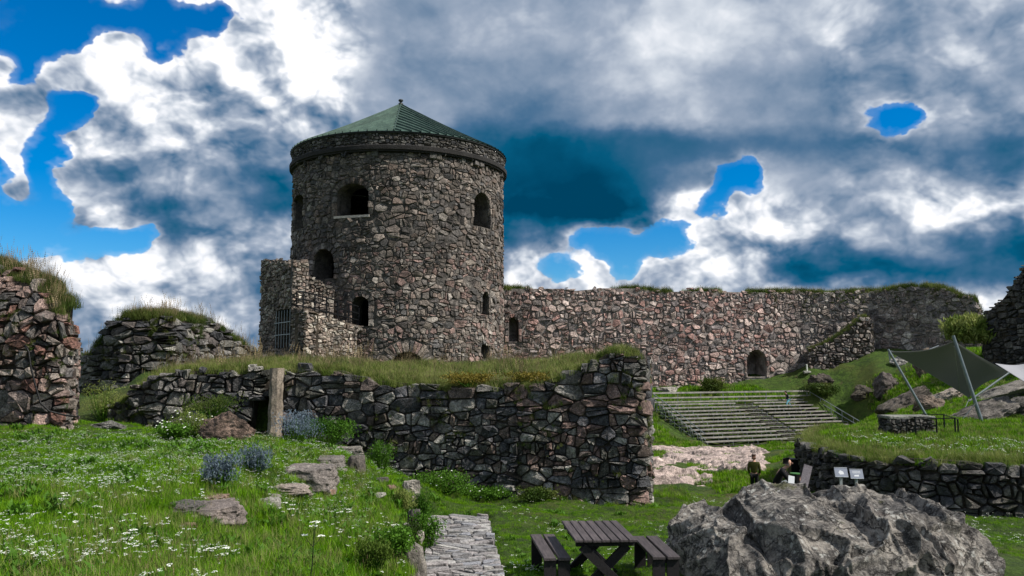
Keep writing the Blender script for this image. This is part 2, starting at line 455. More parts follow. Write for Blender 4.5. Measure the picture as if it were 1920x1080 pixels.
def leaf_mat(name, cols, trans=.25, obj_random=True, nscale=.6):
    m, g, p = newmat(name)
    info = g.n('ShaderNodeObjectInfo')
    pos = g.n('ShaderNodeNewGeometry').outputs['Position']
    n = g.noise(pos, nscale, 4, .6)
    f = g.m('ADD', g.m('MULTIPLY', info.outputs['Random'], .55), g.m('MULTIPLY', g.sstep(n, .3, .7), .45))
    k = len(cols) - 1
    c = g.ramp(f, [(i / k, q) for i, q in enumerate(cols)])
    g.t.links.new(c, p.inputs['Base Color']); p.inputs['Roughness'].default_value = .65
    p.inputs['Specular IOR Level'].default_value = .2
    tr = g.n('ShaderNodeBsdfTranslucent'); g.t.links.new(c, tr.inputs[0])
    mx = g.n('ShaderNodeMixShader', {0: trans, 1: p.outputs[0], 2: tr.outputs[0]})
    out = [q for q in g.t.nodes if q.type == 'OUTPUT_MATERIAL'][0]
    g.t.links.new(mx.outputs[0], out.inputs[0])
    return m

S_NEAR = stone_mat('dark rubble stone', 1.3, .55, .30, 1.0, .09, .8, 1.25)
S_LEFT = stone_mat('pink and grey rubble stone', 1.2, .5, .12, 1.0, .09, .7, 1.25)
S_TOWER = stone_mat('tower granite', .6, .35, .05, .9, .14, .75, 1.2)
S_FAR = stone_mat('curtain wall granite', .5, .6, .05, .9, .16, .6, 1.2)
S_SLATE = stone_mat('slaty stone', 1.6, .4, .25, 1.0, .07, .7, 1.2)
S_PATH = stone_mat('flagstone', 2.2, .25, .10, .8, .03, .35)
S_PLAT = stone_mat('platform stone', 1.0, .2, .45, .9, .06, .8)
MO_DARK = mortar_mat('dark joints', srgb(108, 98, 86), srgb(44, 40, 35))
MO_TOWER = mortar_mat('grey mortar', srgb(112, 106, 100), srgb(56, 53, 50), .6)
MO_FAR = mortar_mat('pale mortar', srgb(176, 166, 160), srgb(96, 88, 84), .5)
MO_EARTH = mortar_mat('earth', srgb(58, 50, 30), srgb(26, 24, 16))

def pal(*cs): return [np.array(srgb(c)) for c in cs]
P_NEAR = pal((104, 102, 98), (124, 120, 114), (84, 84, 86), (148, 144, 136), (106, 94, 88), (92, 92, 94), (116, 102, 94), (76, 76, 78), (160, 156, 148), (108, 106, 108), (98, 96, 88))
P_LEFT = pal((136, 118, 110), (152, 140, 130), (116, 104, 98), (158, 134, 124), (104, 100, 96), (142, 134, 128), (124, 92, 82), (146, 124, 114), (96, 92, 90))
P_TOWER = pal((124, 120, 116), (110, 108, 106), (138, 130, 124), (98, 98, 98), (134, 122, 114), (160, 156, 150), (118, 112, 106), (104, 100, 98), (130, 124, 118), (150, 142, 134))
P_FAR = pal((152, 134, 128), (162, 150, 144), (136, 122, 118), (122, 118, 116), (176, 166, 160), (142, 116, 110), (150, 138, 132), (110, 106, 106), (154, 128, 122))
P_FARR = pal((136, 124, 116), (154, 144, 136), (118, 108, 104), (100, 94, 92), (142, 126, 118), (166, 156, 148))
P_SLATE = pal((104, 102, 98), (126, 122, 118), (86, 84, 84), (146, 142, 134), (106, 98, 94), (74, 74, 76))
P_PATH = pal((146, 143, 141), (160, 157, 153), (130, 128, 128), (150, 144, 142), (138, 138, 142))
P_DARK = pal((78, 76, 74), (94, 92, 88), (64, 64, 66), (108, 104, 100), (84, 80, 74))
P_WING = pal((146, 132, 120), (130, 120, 112), (158, 146, 134), (112, 106, 100), (136, 120, 110), (170, 162, 150))

P_TOWER = [c * np.array((.96, .90, .86)) for c in P_TOWER]
P_FAR = [c * np.array((1.05, .97, .94)) for c in P_FAR]
# ---------------------------------------------------------------- rubble masonry
def clip_poly(poly, nx, ny, c):
    """keep nx*x + ny*y <= c"""
    out = []; n = len(poly)
    for i in range(n):
        a = poly[i]; b = poly[(i + 1) % n]
        da = nx * a[0] + ny * a[1] - c; db = nx * b[0] + ny * b[1] - c
        if da <= 0: out.append(a)
        if (da < 0 < db) or (db < 0 < da):
            t = da / (da - db); out.append((a[0] + t * (b[0] - a[0]), a[1] + t * (b[1] - a[1])))
    return out
def rubble_cells(u0, u1, vlo, vhi, size, aspect, rng, vary=.5):
    """irregular courses of stones on (u, v): list of (seed, polygon)"""
    pts = []; v = vlo - size * .3
    while v < vhi + size * .3:
        h = size * rng.uniform(1 - vary, 1 + vary) * .72
        u = u0 - size * rng.random()
        while u < u1 + size:
            w = h * aspect * rng.uniform(.55, 1.75)
            if rng.random() < .22:                       # two small stones one above the other
                pts.append((u + w * .3, v + h * .25)); pts.append((u + w * .3, v + h * .75)); w *= .6
            else: pts.append((u + w / 2, v + h / 2 + rng.uniform(-.25, .25) * h))
            u += w
        v += h
    P = np.array(pts); P2 = P * np.array([1.0, aspect * .95])   # anisotropic metric
    wts = np.array([rng.uniform(-.06, .06) * (size * aspect) ** 2 for _ in pts])
    ax = P2[:, 0]; order = np.argsort(ax); P2 = P2[order]; P = P[order]; wts = wts[order]
    res = []; rr = size * aspect * 2.6; xs = P2[:, 0]
    for i in range(len(P2)):
        p = P2[i]
        if not (u0 - size < P[i, 0] < u1 + size): continue
        a = np.searchsorted(xs, p[0] - rr); b = np.searchsorted(xs, p[0] + rr)
        q = P2[a:b]; d = (q - p); d2 = (d ** 2).sum(1)
        idx = np.argsort(d2)[1:19]
        poly = [(p[0] - rr, p[1] - rr), (p[0] + rr, p[1] - rr), (p[0] + rr, p[1] + rr), (p[0] - rr, p[1] + rr)]
        for j in idx:
            if d2[j] > rr * rr: break
            nx, ny = d[j]; 
            if nx == 0 and ny == 0: continue
            # power bisector
            mid = (d2[j] + wts[i] - wts[a + j]) / 2
            poly = clip_poly(poly, nx, ny, nx * p[0] + ny * p[1] + mid)
            if len(poly) < 3: break
        if len(poly) < 3: continue
        k = aspect * .95
        poly = [(x, y / k) for x, y in poly]
        parts = [poly]
        for rnd_ in range(2):                              # some stones are split by a slanting joint
            nxt = []
            for q in parts:
                if rng.random() < (.5 if rnd_ == 0 else .28) and len(q) > 3:
                    cx = sum(a[0] for a in q) / len(q); cy = sum(a[1] for a in q) / len(q)
                    an = rng.choice([rng.gauss(1.57, .2), rng.gauss(1.57, .3), rng.gauss(0, .25), rng.gauss(0, .2), rng.uniform(0, 3.14)])
                    nx, ny = math.cos(an), math.sin(an); c = nx * (cx + rng.uniform(-.2, .2) * size) + ny * (cy + rng.uniform(-.15, .15) * size)
                    a = clip_poly(q, nx, ny, c); b = clip_poly(q, -nx, -ny, -c)
                    nxt += [w_ for w_ in (a, b) if len(w_) >= 3]
                else: nxt.append(q)
            parts = nxt
        for q in parts:
            res.append(((sum(a[0] for a in q) / len(q), sum(a[1] for a in q) / len(q)), q))
    return res
def inset(poly, g):
    """shrink a convex polygon by g"""
    n = len(poly); out = poly
    for i in range(n):
        a = poly[i]; b = poly[(i + 1) % n]; ex, ey = b[0] - a[0], b[1] - a[1]; L = math.hypot(ex, ey)
        if L < 1e-6: continue
        nx, ny = ey / L, -ex / L
        out = clip_poly(out, nx, ny, nx * a[0] + ny * a[1] - g)
        if len(out) < 3: return []
    return out
def area(poly):
    return .5 * sum(poly[i][0] * poly[(i + 1) % len(poly)][1] - poly[(i + 1) % len(poly)][0] * poly[i][1] for i in range(len(poly)))
def tidy(poly, mn):
    out = []
    for p in poly:
        if not out or math.hypot(p[0] - out[-1][0], p[1] - out[-1][1]) > mn: out.append(p)
    if len(out) > 2 and math.hypot(out[0][0] - out[-1][0], out[0][1] - out[-1][1]) < mn: out.pop()
    return out
def stone_mesh(poly, depth, M, rng, detail=1, back=.12, rnd=.18):
    """a stone with bevelled uneven face: returns verts, faces in world space"""
    A = abs(area(poly)); s = math.sqrt(A)
    poly = tidy(poly, s * .12)
    if len(poly) < 3: return None
    # cut the corners, add a middle point on long edges, so that outlines are not straight
    q = []; n = len(poly)
    for i in range(n):
        a = poly[i - 1]; b = poly[i]; c = poly[(i + 1) % n]
        la = math.hypot(a[0] - b[0], a[1] - b[1]); lc = math.hypot(c[0] - b[0], c[1] - b[1])
        ta = min(.3, rnd * s / max(la, 1e-6)); tc_ = min(.3, rnd * s / max(lc, 1e-6))
        q.append((b[0] + (a[0] - b[0]) * ta, b[1] + (a[1] - b[1]) * ta))
        q.append((b[0] + (c[0] - b[0]) * tc_, b[1] + (c[1] - b[1]) * tc_))
    if detail == 0 and len(q) > 9:
        q = q[::2] if rng.random() < .5 else q[1::2]
        if len(q) < 4: return None
    n = len(q); cx = sum(p[0] for p in q) / n; cy = sum(p[1] for p in q) / n
    q = [(p[0] + rng.uniform(-1, 1) * .04 * s, p[1] + rng.uniform(-1, 1) * .04 * s) for p in q]
    tx, ty = rng.uniform(-.28, .28), rng.uniform(-.3, .22)
    vs = []; fs = []
    def ring(k, dz, jit):
        for p in q:
            u = cx + (p[0] - cx) * k; v = cy + (p[1] - cy) * k
            n_ = dz + (tx * (u - cx) + ty * (v - cy)) * (1 if dz > 0 else 0) + rng.uniform(-1, 1) * jit
            vs.append(M(u, v, n_))
    ring(1.0, -back, 0)
    ring(.98, depth * .55, depth * .15)
    ring(.84 if detail else .87, depth, depth * .28 + .012 * s)
    vs.append(M(cx + rng.uniform(-.1, .1) * s, cy + rng.uniform(-.1, .1) * s, depth * 1.1 + rng.uniform(-1, 1) * .04 * s))
    for k in range(2):
        for j in range(n):
            a = k * n + j; b = k * n + (j + 1) % n
            fs.append([a, b, b + n, a + n])
    for j in range(n): fs.append([2 * n + j, 2 * n + (j + 1) % n, 3 * n])
    return vs, fs

class Poly:
    """a wall line in plan; s runs along it, outward is to the right of the direction of travel"""
    def __init__(s, pts, soft=.12):
        s.p = np.array([(p[0], p[1]) for p in pts], float); d = np.diff(s.p, axis=0); s.l = np.hypot(d[:, 0], d[:, 1])
        s.c = np.concatenate([[0], np.cumsum(s.l)]); s.L = s.c[-1]; s.soft = soft
    def pos(s, t):
        t = min(max(t, -.5), s.L + .5); i = min(max(np.searchsorted(s.c, t) - 1, 0), len(s.l) - 1)
        k = (t - s.c[i]) / s.l[i]; return s.p[i] + (s.p[i + 1] - s.p[i]) * k
    def nor(s, t):
        a = s.pos(max(t - s.soft, -.4)); b = s.pos(min(t + s.soft, s.L + .4)); d = b - a; d = d / max(np.hypot(*d), 1e-9)
        return np.array([d[1], -d[0]])
    def M(s, u, v, n):
        p = s.pos(u); q = s.nor(u); return (p[0] + q[0] * n, p[1] + q[1] * n, v)
class Circ:
    def __init__(s, cx, cy, r, batter=0.0, z0=0):
        s.cx, s.cy, s.r, s.b, s.z0 = cx, cy, r, batter, z0; s.L = 2 * math.pi * r
        s.t0 = math.atan2(-cx, -cy)         # direction from the tower to the viewer
    def ang(s, t): return s.t0 - t / s.r
    def pos(s, t):
        a = s.ang(t); return np.array([s.cx + s.r * math.sin(a), s.cy + s.r * math.cos(a)])
    def M(s, u, v, n):
        a = s.ang(u); r = s.r + n - s.b * (v - s.z0)
        return (s.cx + r * math.sin(a), s.cy + r * math.cos(a), v)
def on_wall(path, px, py, lo=None, hi=None):
    """(s, z) where the direction (px, py) meets the wall line"""
    best = None
    lo = 0 if lo is None else lo; hi = path.L if hi is None else hi
    for t in np.linspace(lo, hi, 900):
        p = path.pos(t); w = W(px, py, p[1]); e = abs(w[0] - p[0])
        if best is None or e < best[0] - 1e-3: best = (e, t, w[2])
    return best[1], best[2]
def px_profile(path, lst, lo=None, hi=None):
    q = sorted(on_wall(path, a, b, lo, hi) for a, b in lst)
    us = [a for a, b in q]; vs = [b for a, b in q]
    return lambda u: float(np.interp(u, us, vs))
class Hole:
    """arched opening; s centre, z bottom, width, height, rise of the arch"""
    def __init__(h, sc_, z0, w, ht, rise, depth=1.0, vous=.35, nv=9, sill=False, back=False, name='window'):
        h.s, h.z0, h.w, h.h, h.rise, h.depth, h.t, h.nv, h.sill, h.back, h.name = sc_, z0, w, ht, rise, depth, vous, nv, sill, back, name
    def outline(h, e=0.0, n=12):
        zs = h.z0 + h.h - h.rise; w = h.w / 2 + e
        pts = [(h.s - w, h.z0 - (e * .3 if e else 0)), (h.s + w, h.z0 - (e * .3 if e else 0))]
        if h.rise > 0:
            for i in range(n + 1):
                a = math.pi * i / n; pts.append((h.s + math.cos(a) * w, zs + math.sin(a) * (h.rise + e)))
        else: pts += [(h.s + w, zs + e), (h.s - w, zs + e)]
        return pts
    def inside(h, u, v, e=0):
        o = h.outline(e); n = len(o)
        for i in range(n):
            a = o[i]; b = o[(i + 1) % n]
            if (b[0] - a[0]) * (v - a[1]) - (b[1] - a[1]) * (u - a[0]) < -1e-9: return False
        return True
    def cut(h, seed, poly, e):
        o = h.outline(e); n = len(o); best = None
        if abs(seed[0] - h.s) > h.w + 3 or abs(seed[1] - h.z0) > h.h + 3: return poly
        for i in range(n):
            a = o[i]; b = o[(i + 1) % n]; ex, ey = b[0] - a[0], b[1] - a[1]; L2 = ex * ex + ey * ey
            if L2 < 1e-12: continue
            t = min(max(((seed[0] - a[0]) * ex + (seed[1] - a[1]) * ey) / L2, 0), 1); q = (a[0] + t * ex, a[1] + t * ey)
            d = math.hypot(seed[0] - q[0], seed[1] - q[1])
            if best is None or d < best[0]: best = (d, q)
        d, q = best; nx, ny = q[0] - seed[0], q[1] - seed[1]
        if d < 1e-6: return poly
        return clip_poly(poly, nx, ny, nx * q[0] + ny * q[1])
def hole_px(path, x0, x1, y0, y1, rise=.5, lo=None, hi=None, **k):
    s0, zb = on_wall(path, x0, y1, lo, hi); s1, zb2 = on_wall(path, x1, y1, lo, hi); _, zt = on_wall(path, (x0 + x1) / 2, y0, lo, hi)
    if s1 < s0: s0, s1 = s1, s0
    w = s1 - s0; z0 = (zb + zb2) / 2; h = zt - z0
    return Hole((s0 + s1) / 2, z0, w, h, min(rise * w, h * .8), **k)

def masonry(root, path, u0, u1, top, base, size, aspect, depth, smat, mmat, palette, seed=1, holes=(), vary=.5, gap=.05,
            nmax=300, thick=1.0, detail=1, core_n=-.05, ragged=.5, step=None, close=True, colour=None, topmat=None, stonename='stone', view_only=False):
    """stones, their backing and the openings of a wall; children of root (an Empty)"""
    rng = random.Random(seed); rl = np.array(root.location)
    topf = top if callable(top) else (lambda u: top); basef = base if callable(base) else (lambda u: base)
    us = np.linspace(u0, u1, 60); vhi = max(topf(u) for u in us); vlo = min(basef(u) for u in us)
    stones = []
    for (seedp, poly) in rubble_cells(u0, u1, vlo, vhi, size, aspect, rng, vary):
        u, v = seedp
        if not (u0 - size * .3 < u < u1 + size * .3): continue
        if v < basef(u) - size: continue
        tu = topf(u) + rng.uniform(-1, .6) * ragged * size
        if v > tu + size * .1: continue
        poly = clip_poly(poly, 0, 1, tu + size * .15)
        if len(poly) >= 3: poly = clip_poly(poly, 1, 0, u1)
        if len(poly) >= 3: poly = clip_poly(poly, -1, 0, -u0)
        if any(h.inside(u, v, h.t) for h in holes): continue
        for h in holes:
            if len(poly) >= 3: poly = h.cut(seedp, poly, h.t)
        if len(poly) < 3: continue
        poly = inset(poly, gap * size * rng.choice((.4, .8, 1.1, 1.9)))
        if len(poly) < 3 or area(poly) < .03 * size * size: continue
        stones.append((poly, None, 1))
    for h in holes:                                   # stones that ring the arch
        if h.rise > 0 and h.t > 0.05:
            zs = h.z0 + h.h - h.rise; n = h.nv; wi = h.w / 2; wo = wi + h.t
            for i in range(n):
                a0 = math.pi * (i + .06) / n; a1 = math.pi * (i + .94) / n; k = rng.uniform(.82, 1.0)
                pr = lambda a, w, r: (h.s + math.cos(a) * w, zs + math.sin(a) * r)
                stones.append(([pr(a0, wi, h.rise), pr(a0, wi + h.t * k, h.rise + h.t * k), pr(a1, wi + h.t * k, h.rise + h.t * k), pr(a1, wi, h.rise)], None, 0))
            m_ = max(1, int((h.h - h.rise) / (size * .7)))
            for sgn in (-1, 1):                        # jamb stones
                for k in range(m_):
                    za = h.z0 + (h.h - h.rise) * k / m_ + .01; zb = h.z0 + (h.h - h.rise) * (k + 1) / m_ - .02; ww = h.t * rng.uniform(.7, 1)
                    q = [(h.s + sgn * h.w / 2, za), (h.s + sgn * (h.w / 2 + ww), za), (h.s + sgn * (h.w / 2 + ww), zb), (h.s + sgn * h.w / 2, zb)]
                    if sgn < 0: q = q[::-1]
                    stones.append((q, None, 0))
    built = []
    for poly, _, reg in stones:
        if area(poly) < 0: poly = poly[::-1]
        cx = sum(p[0] for p in poly) / len(poly); cy = sum(p[1] for p in poly) / len(poly)
        dd = depth * rng.uniform(.55, 1.5) if reg else depth * rng.uniform(.7, 1.2)
        r = stone_mesh(poly, dd, path.M, rng, detail, back=max(.10, depth), rnd=.08 if reg else .05)
        if r is None: continue
        vs, fs = r
        c = palette[rng.randrange(len(palette))] * rng.uniform(.72, 1.25)
        if colour is not None: c = colour(cx, cy, c, rng)
        pc = path.M(cx, cy, depth); px, py = proj(pc); infr = (-20 < px < 1940 and -20 < py < 1090)
        n = path.M(cx, cy, depth + 1); facing = sum((n[k] - pc[k]) * pc[k] for k in range(3)) < 0
        vis = infr and facing
        if view_only and not facing and not infr: pass
        built.append((area(poly) / (pc[1] ** 2 + 1) if vis else -1, vs, fs, c))
    order = sorted(range(len(built)), key=lambda i: -built[i][0])
    solo = [i for i in order[:nmax] if built[i][0] > 0]; ss = set(solo)
    for i in solo:
        _, vs, fs, c = built[i]; ce = np.mean(np.array(vs), axis=0)
        mesh(stonename, np.array(vs) - rl, fs, smat, root, loc=tuple(ce - rl), tint=c)
    V = []; Fc = []; T = []
    for i in range(len(built)):
        if i in ss: continue
        _, vs, fs, c = built[i]; o = len(V); V += vs; Fc += [[a + o for a in f] for f in fs]; T += [c] * len(vs)
    if V:
        o = mesh('small_stones' if stonename == 'stone' else 'small_' + stonename + 's', np.array(V) - rl, Fc, smat, root, tint=np.array(T)); o['kind'] = 'stuff'
    # backing
    step = step or size * .5
    nu = max(2, int((u1 - u0) / step)); U = np.linspace(u0, u1, nu + 1)
    nz = max(2, int((vhi - vlo) / (step if holes else step * 2)));
    V = []; Fc = []
    for i, u in enumerate(U):
        tu = topf(u) - .02; bu = basef(u)
        for k in range(nz + 1):
            v = vlo + (vhi - vlo) * k / nz; v = min(max(v, bu), tu)
            jj = .25 * depth * (mnoise.noise(Vector((u * 1.3, v * 1.3, seed))))
            V.append(path.M(u, v, core_n + jj))
    W_ = nz + 1
    for i in range(nu):
        for k in range(nz):
            a = i * W_ + k; um = (U[i] + U[i + 1]) / 2; vm = vlo + (vhi - vlo) * (k + .5) / nz
            if vm > max(topf(U[i]), topf(U[i + 1])) + (vhi - vlo) / nz: continue
            if any(h.inside(um, vm, .06) for h in holes): continue
            Fc.append([a, a + W_, a + W_ + 1, a + 1])
    if close:                                        # top, back and ends
        o = len(V); nb = 4
        for i, u in enumerate(U):
            tu = topf(u) - .02; bu = basef(u)
            for k in range(1, nb + 1):
                f = k / nb
                V.append(path.M(u, tu + .12 * size * mnoise.noise(Vector((u * 2, f * 3, seed + 3))) - (.25 * size * f if k == nb else 0), core_n - (thick + core_n) * f))
            V.append(path.M(u, bu, -thick))
        B = nb + 1
        for i in range(nu):
            ta = i * W_ + nz; tb = (i + 1) * W_ + nz
            a = o + i * B; b = o + (i + 1) * B
            Fc.append([ta, tb, b, a])
            for k in range(nb): Fc.append([a + k, b + k, b + k + 1, a + k + 1])
        for i, flip in ((0, 0), (nu, 1)):
            f = [i * W_ + k for k in range(W_)] + [o + i * B + k for k in range(B)]
            Fc.append(f if flip else f[::-1])
    mesh('backing', np.array(V) - rl, Fc, mmat, root)
    # reveals of the openings
    for h in holes:
        o_ = h.outline(.03, 14); n = len(o_); V = []; Fc = []
        rows = 4
        for r in range(rows + 1):
            dn = depth * .6 - (h.depth + depth) * r / rows
            for (u, v) in o_: V.append(path.M(u, v, dn + (0)))
        for r in range(rows):
            for j in range(n):
                a = r * n + j; b = r * n + (j + 1) % n; Fc.append([b, a, a + n, b + n])
        if h.back: Fc.append([rows * n + j for j in range(n)])
        w_ = mesh(h.name, np.array(V) - rl, Fc, mmat, root)
        if h.sill:
            V = []; zz = h.z0; pr = [(-h.w / 2 - .1, .1), (h.w / 2 + .1, .1)]
            mb = MB(); P = [path.M(h.s + a, zz + b, c) for c in (depth + .12, -h.depth * .8) for (a, b) in ((-h.w / 2 - .12, -.16), (h.w / 2 + .12, -.16), (h.w / 2 + .12, .02), (-h.w / 2 - .12, .02))]
            mb.add([np.array(p) - rl for p in P], [(0, 1, 2, 3), (7, 6, 5, 4), (3, 2, 6, 7), (0, 4, 5, 1), (0, 3, 7, 4), (1, 5, 6, 2)])
            mb.build('sill', M_SILL, w_)
    return built
M_SILL = plain('pale sill stone', srgb(168, 162, 154), .8, 0, 4, .25, .03)

# ================================================================ THE GROUND
def ground_mat():
    m, g, p = newmat('turf and bare soil')
    pos = g.n('ShaderNodeNewGeometry').outputs['Position']
    n1 = g.noise(pos, .35, 6, .6); n2 = g.noise(pos, 2.2, 7, .7); n3 = g.noise(pos, 14, 5, .7); n4 = g.noise(pos, .9, 5, .65, .5)
    c = g.mix(g.sstep(n2, .3, .7), srgb(46, 66, 18), srgb(84, 112, 34))
    c = g.mix(g.sstep(n1, .45, .68, 0, .7), c, srgb(98, 104, 46))
    c = g.mix(g.sstep(n3, .35, .7, 0, .65), c, srgb(30, 42, 12))
    c = g.mix(g.sstep(n4, .60, .70, 0, .8), c, srgb(88, 78, 52))
    g.t.links.new(c, p.inputs['Base Color']); p.inputs['Roughness'].default_value = .95
    bump(g, p, g.m('ADD', n3, g.m('MULTIPLY', n2, 2)), 1.0, .12)
    return m
GROUND = ground_mat()
def build_ground():
    az = np.concatenate([np.radians(np.linspace(-180, -50, 40)[:-1]), np.radians(np.linspace(-50, 50, 380)), np.radians(np.linspace(50, 180, 40)[1:-1])])
    rr = np.concatenate([np.linspace(.5, 5, 12)[:-1], np.exp(np.linspace(math.log(5), math.log(95), 330)), np.exp(np.linspace(math.log(100), math.log(4000), 26))])
    A, RR = np.meshgrid(az, rr); X = np.sin(A) * RR; Y = np.cos(A) * RR
    Z = ground(X, Y)
    Z = np.where(Y < 5, ground(X, np.maximum(Y, 5)), Z)
    fw = sm(150, 600, RR); Z = Z * (1 - fw) + fw * -25
    na = len(az); V = np.stack([X, Y, Z], -1).reshape(-1, 3)
    V = np.vstack([V, [0, 0, gz(0, 5)]]); c = len(V) - 1
    i, j = np.meshgrid(np.arange(len(rr) - 1), np.arange(na), indexing='ij'); j2 = (j + 1) % na
    Fq = np.stack([i * na + j, i * na + j2, (i + 1) * na + j2, (i + 1) * na + j], -1).reshape(-1, 4)[:, ::-1]
    F_ = Fq.tolist() + [[c, b, a] for a, b in zip(range(na), list(range(1, na)) + [0])]
    o = mesh('ground', V, F_, GROUND, smooth=True); tag(o, 'grassy castle ground with lawns, banks and a sunken courtyard', kind='structure')
build_ground()

# far wooded ridge beyond the ruins, left
def build_far():
    m, g, p = newmat('distant spruce forest')
    pos = g.n('ShaderNodeNewGeometry').outputs['Position']; n = g.noise(pos, .05, 6, .7)
    c = g.mix(g.sstep(n, .35, .65), srgb(20, 40, 30), srgb(44, 66, 40)); g.t.links.new(c, p.inputs['Base Color']); p.inputs['Roughness'].default_value = 1
    nx, ny = 90, 14; V = []; Fc = []
    for j in range(ny):
        for i in range(nx):
            x = -1500 + 3000 * i / (nx - 1); y = 900 + 60 * j
            h = 42 * math.sin(math.pi * min(1, j / 8) / 2) * (1 + .35 * mnoise.noise(Vector((x * .003, 3, 0)))) * (1 if x < -250 else max(.25, 1 - (x + 250) / 600))
            V.append((x, y, -28 + h + 2 * mnoise.noise(Vector((x * .02, y * .02, 1)))))
    for j in range(ny - 1):
        for i in range(nx - 1):
            a = j * nx + i; Fc.append([a, a + 1, a + nx + 1, a + nx])
    tag(mesh('hill', V, Fc, m, smooth=True), 'low dark hill on the horizon beyond the ruins', kind='structure')
    V = []; Fc = []
    rng = random.Random(3)
    for k in range(5200):
        x = rng.uniform(-900, 300); j = rng.uniform(0, 8.2); y = 900 + 60 * j
        z = -28 + 42 * math.sin(math.pi * min(1, j / 8) / 2) * (1 + .35 * mnoise.noise(Vector((x * .003, 3, 0)))) * (1 if x < -250 else max(.25, 1 - (x + 250) / 600))
        h = rng.uniform(9, 17); r = h * rng.uniform(.2, .3); o = len(V)
        for q in range(5):
            a = 2 * math.pi * q / 5 + rng.random(); V.append((x + r * math.cos(a), y + r * math.sin(a), z - 2 + rng.uniform(0, 2)))
        V.append((x, y, z + h))
        for q in range(5): Fc.append([o + q, o + (q + 1) % 5, o + 5])
    tag(mesh('forest', V, Fc, m), 'dark conifer wood covering the far hill between the ruins', 'forest', kind='stuff')
build_far()

# ================================================================ ROUND TOWER
TC = (W(747, 540, 72)[0], 72.0)
TR = 9.0
tpath = Circ(TC[0], TC[1], 8.98, .006, 8)
tower = empty('round_tower', (TC[0], TC[1], -.6), 'massive round rubble tower with green conical metal roof and arched openings', 'tower')
tl = (-13.0, 13.0)
th = [
    hole_px(tpath, 631, 690, 345, 405, .30, *tl, depth=1.8, vous=.5, nv=13, sill=True),
    hole_px(tpath, 888, 918, 361, 424, .5, *tl, depth=1.8, vous=.35, nv=9),
    hole_px(tpath, 550.5, 568, 366, 430, .2, *tl, depth=1.8, vous=.35, nv=9),
    hole_px(tpath, 587, 627, 467, 525, .5, *tl, depth=1.8, vous=.5, nv=11),
    hole_px(tpath, 659, 691, 556, 612, .5, *tl, depth=1.8, vous=.5, nv=9, name='doorway'),
    hole_px(tpath, 903, 915, 547, 588, .5, *tl, depth=1.5, vous=.25, nv=7),
    hole_px(tpath, 902, 915, 648, 674, 0, *tl, depth=1.5, vous=.0, nv=1),
    hole_px(tpath, 732, 794, 660, 700, .5, *tl, depth=1.8, vous=1.0, nv=19, name='doorway'),
]
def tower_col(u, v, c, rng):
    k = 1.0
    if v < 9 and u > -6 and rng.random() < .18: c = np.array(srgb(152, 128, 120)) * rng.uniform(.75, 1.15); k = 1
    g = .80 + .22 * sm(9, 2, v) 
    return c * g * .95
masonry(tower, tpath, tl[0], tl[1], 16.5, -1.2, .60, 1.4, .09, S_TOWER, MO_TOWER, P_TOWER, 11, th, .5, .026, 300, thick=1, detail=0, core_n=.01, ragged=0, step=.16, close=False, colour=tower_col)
def ring_band(path, u0, u1, prof, n=160):
    V = []; Fc = []; m = len(prof)
    for i in range(n + 1):
        u = u0 + (u1 - u0) * i / n
        for (nn, z) in prof: V.append(path.M(u, z, nn))
    for i in range(n):
        for k in range(m - 1): a = i * m + k; Fc.append([a, a + m, a + m + 1, a + 1])
    return V, Fc
rl = np.array(tower.location)
# back of the drum
V, Fc = ring_band(tpath, tl[1], tpath.L + tl[0], [(-.02, -1.2), (-.02, 4), (-.02, 8), (-.02, 12), (-.02, 16.5)], 60)
mesh('rear_wall', np.array(V) - rl, Fc, MO_TOWER, tower)
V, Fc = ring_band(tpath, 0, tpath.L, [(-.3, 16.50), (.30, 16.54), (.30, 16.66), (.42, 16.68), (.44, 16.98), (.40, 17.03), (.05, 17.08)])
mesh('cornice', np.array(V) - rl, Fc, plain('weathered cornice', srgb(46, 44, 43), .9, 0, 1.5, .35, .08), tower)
par = Circ(TC[0], TC[1], 9.1, 0, 0)
prng = empty('parapet', (0, 0, 0)); prng.parent = tower; prng.location = (0, 0, 0)
# parapet masonry sits one level deeper
def sub_masonry(parent, off, *a, **k):
    """masonry under a part: world coordinates minus the thing's location"""
    class L: pass
    e = parent
    real = e.location.copy(); e.location = off
    r = masonry(e, *a, **k); e.location = real
    return r
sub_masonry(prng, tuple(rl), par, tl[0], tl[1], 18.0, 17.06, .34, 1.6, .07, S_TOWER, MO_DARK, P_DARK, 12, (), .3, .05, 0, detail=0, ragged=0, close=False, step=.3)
V, Fc = ring_band(par, tl[1], par.L + tl[0], [(0, 17.05), (0, 18.0)], 60)
mesh('rear_band', np.array(V) - rl, Fc, MO_TOWER, prng)
V, Fc = ring_band(par, 0, par.L, [(-.4, 17.9), (.14, 17.96), (.16, 18.08), (.0, 18.14)])
mesh('eaves', np.array(V) - rl, Fc, plain('dark eaves', srgb(40, 42, 42), .7), tower, smooth=True)
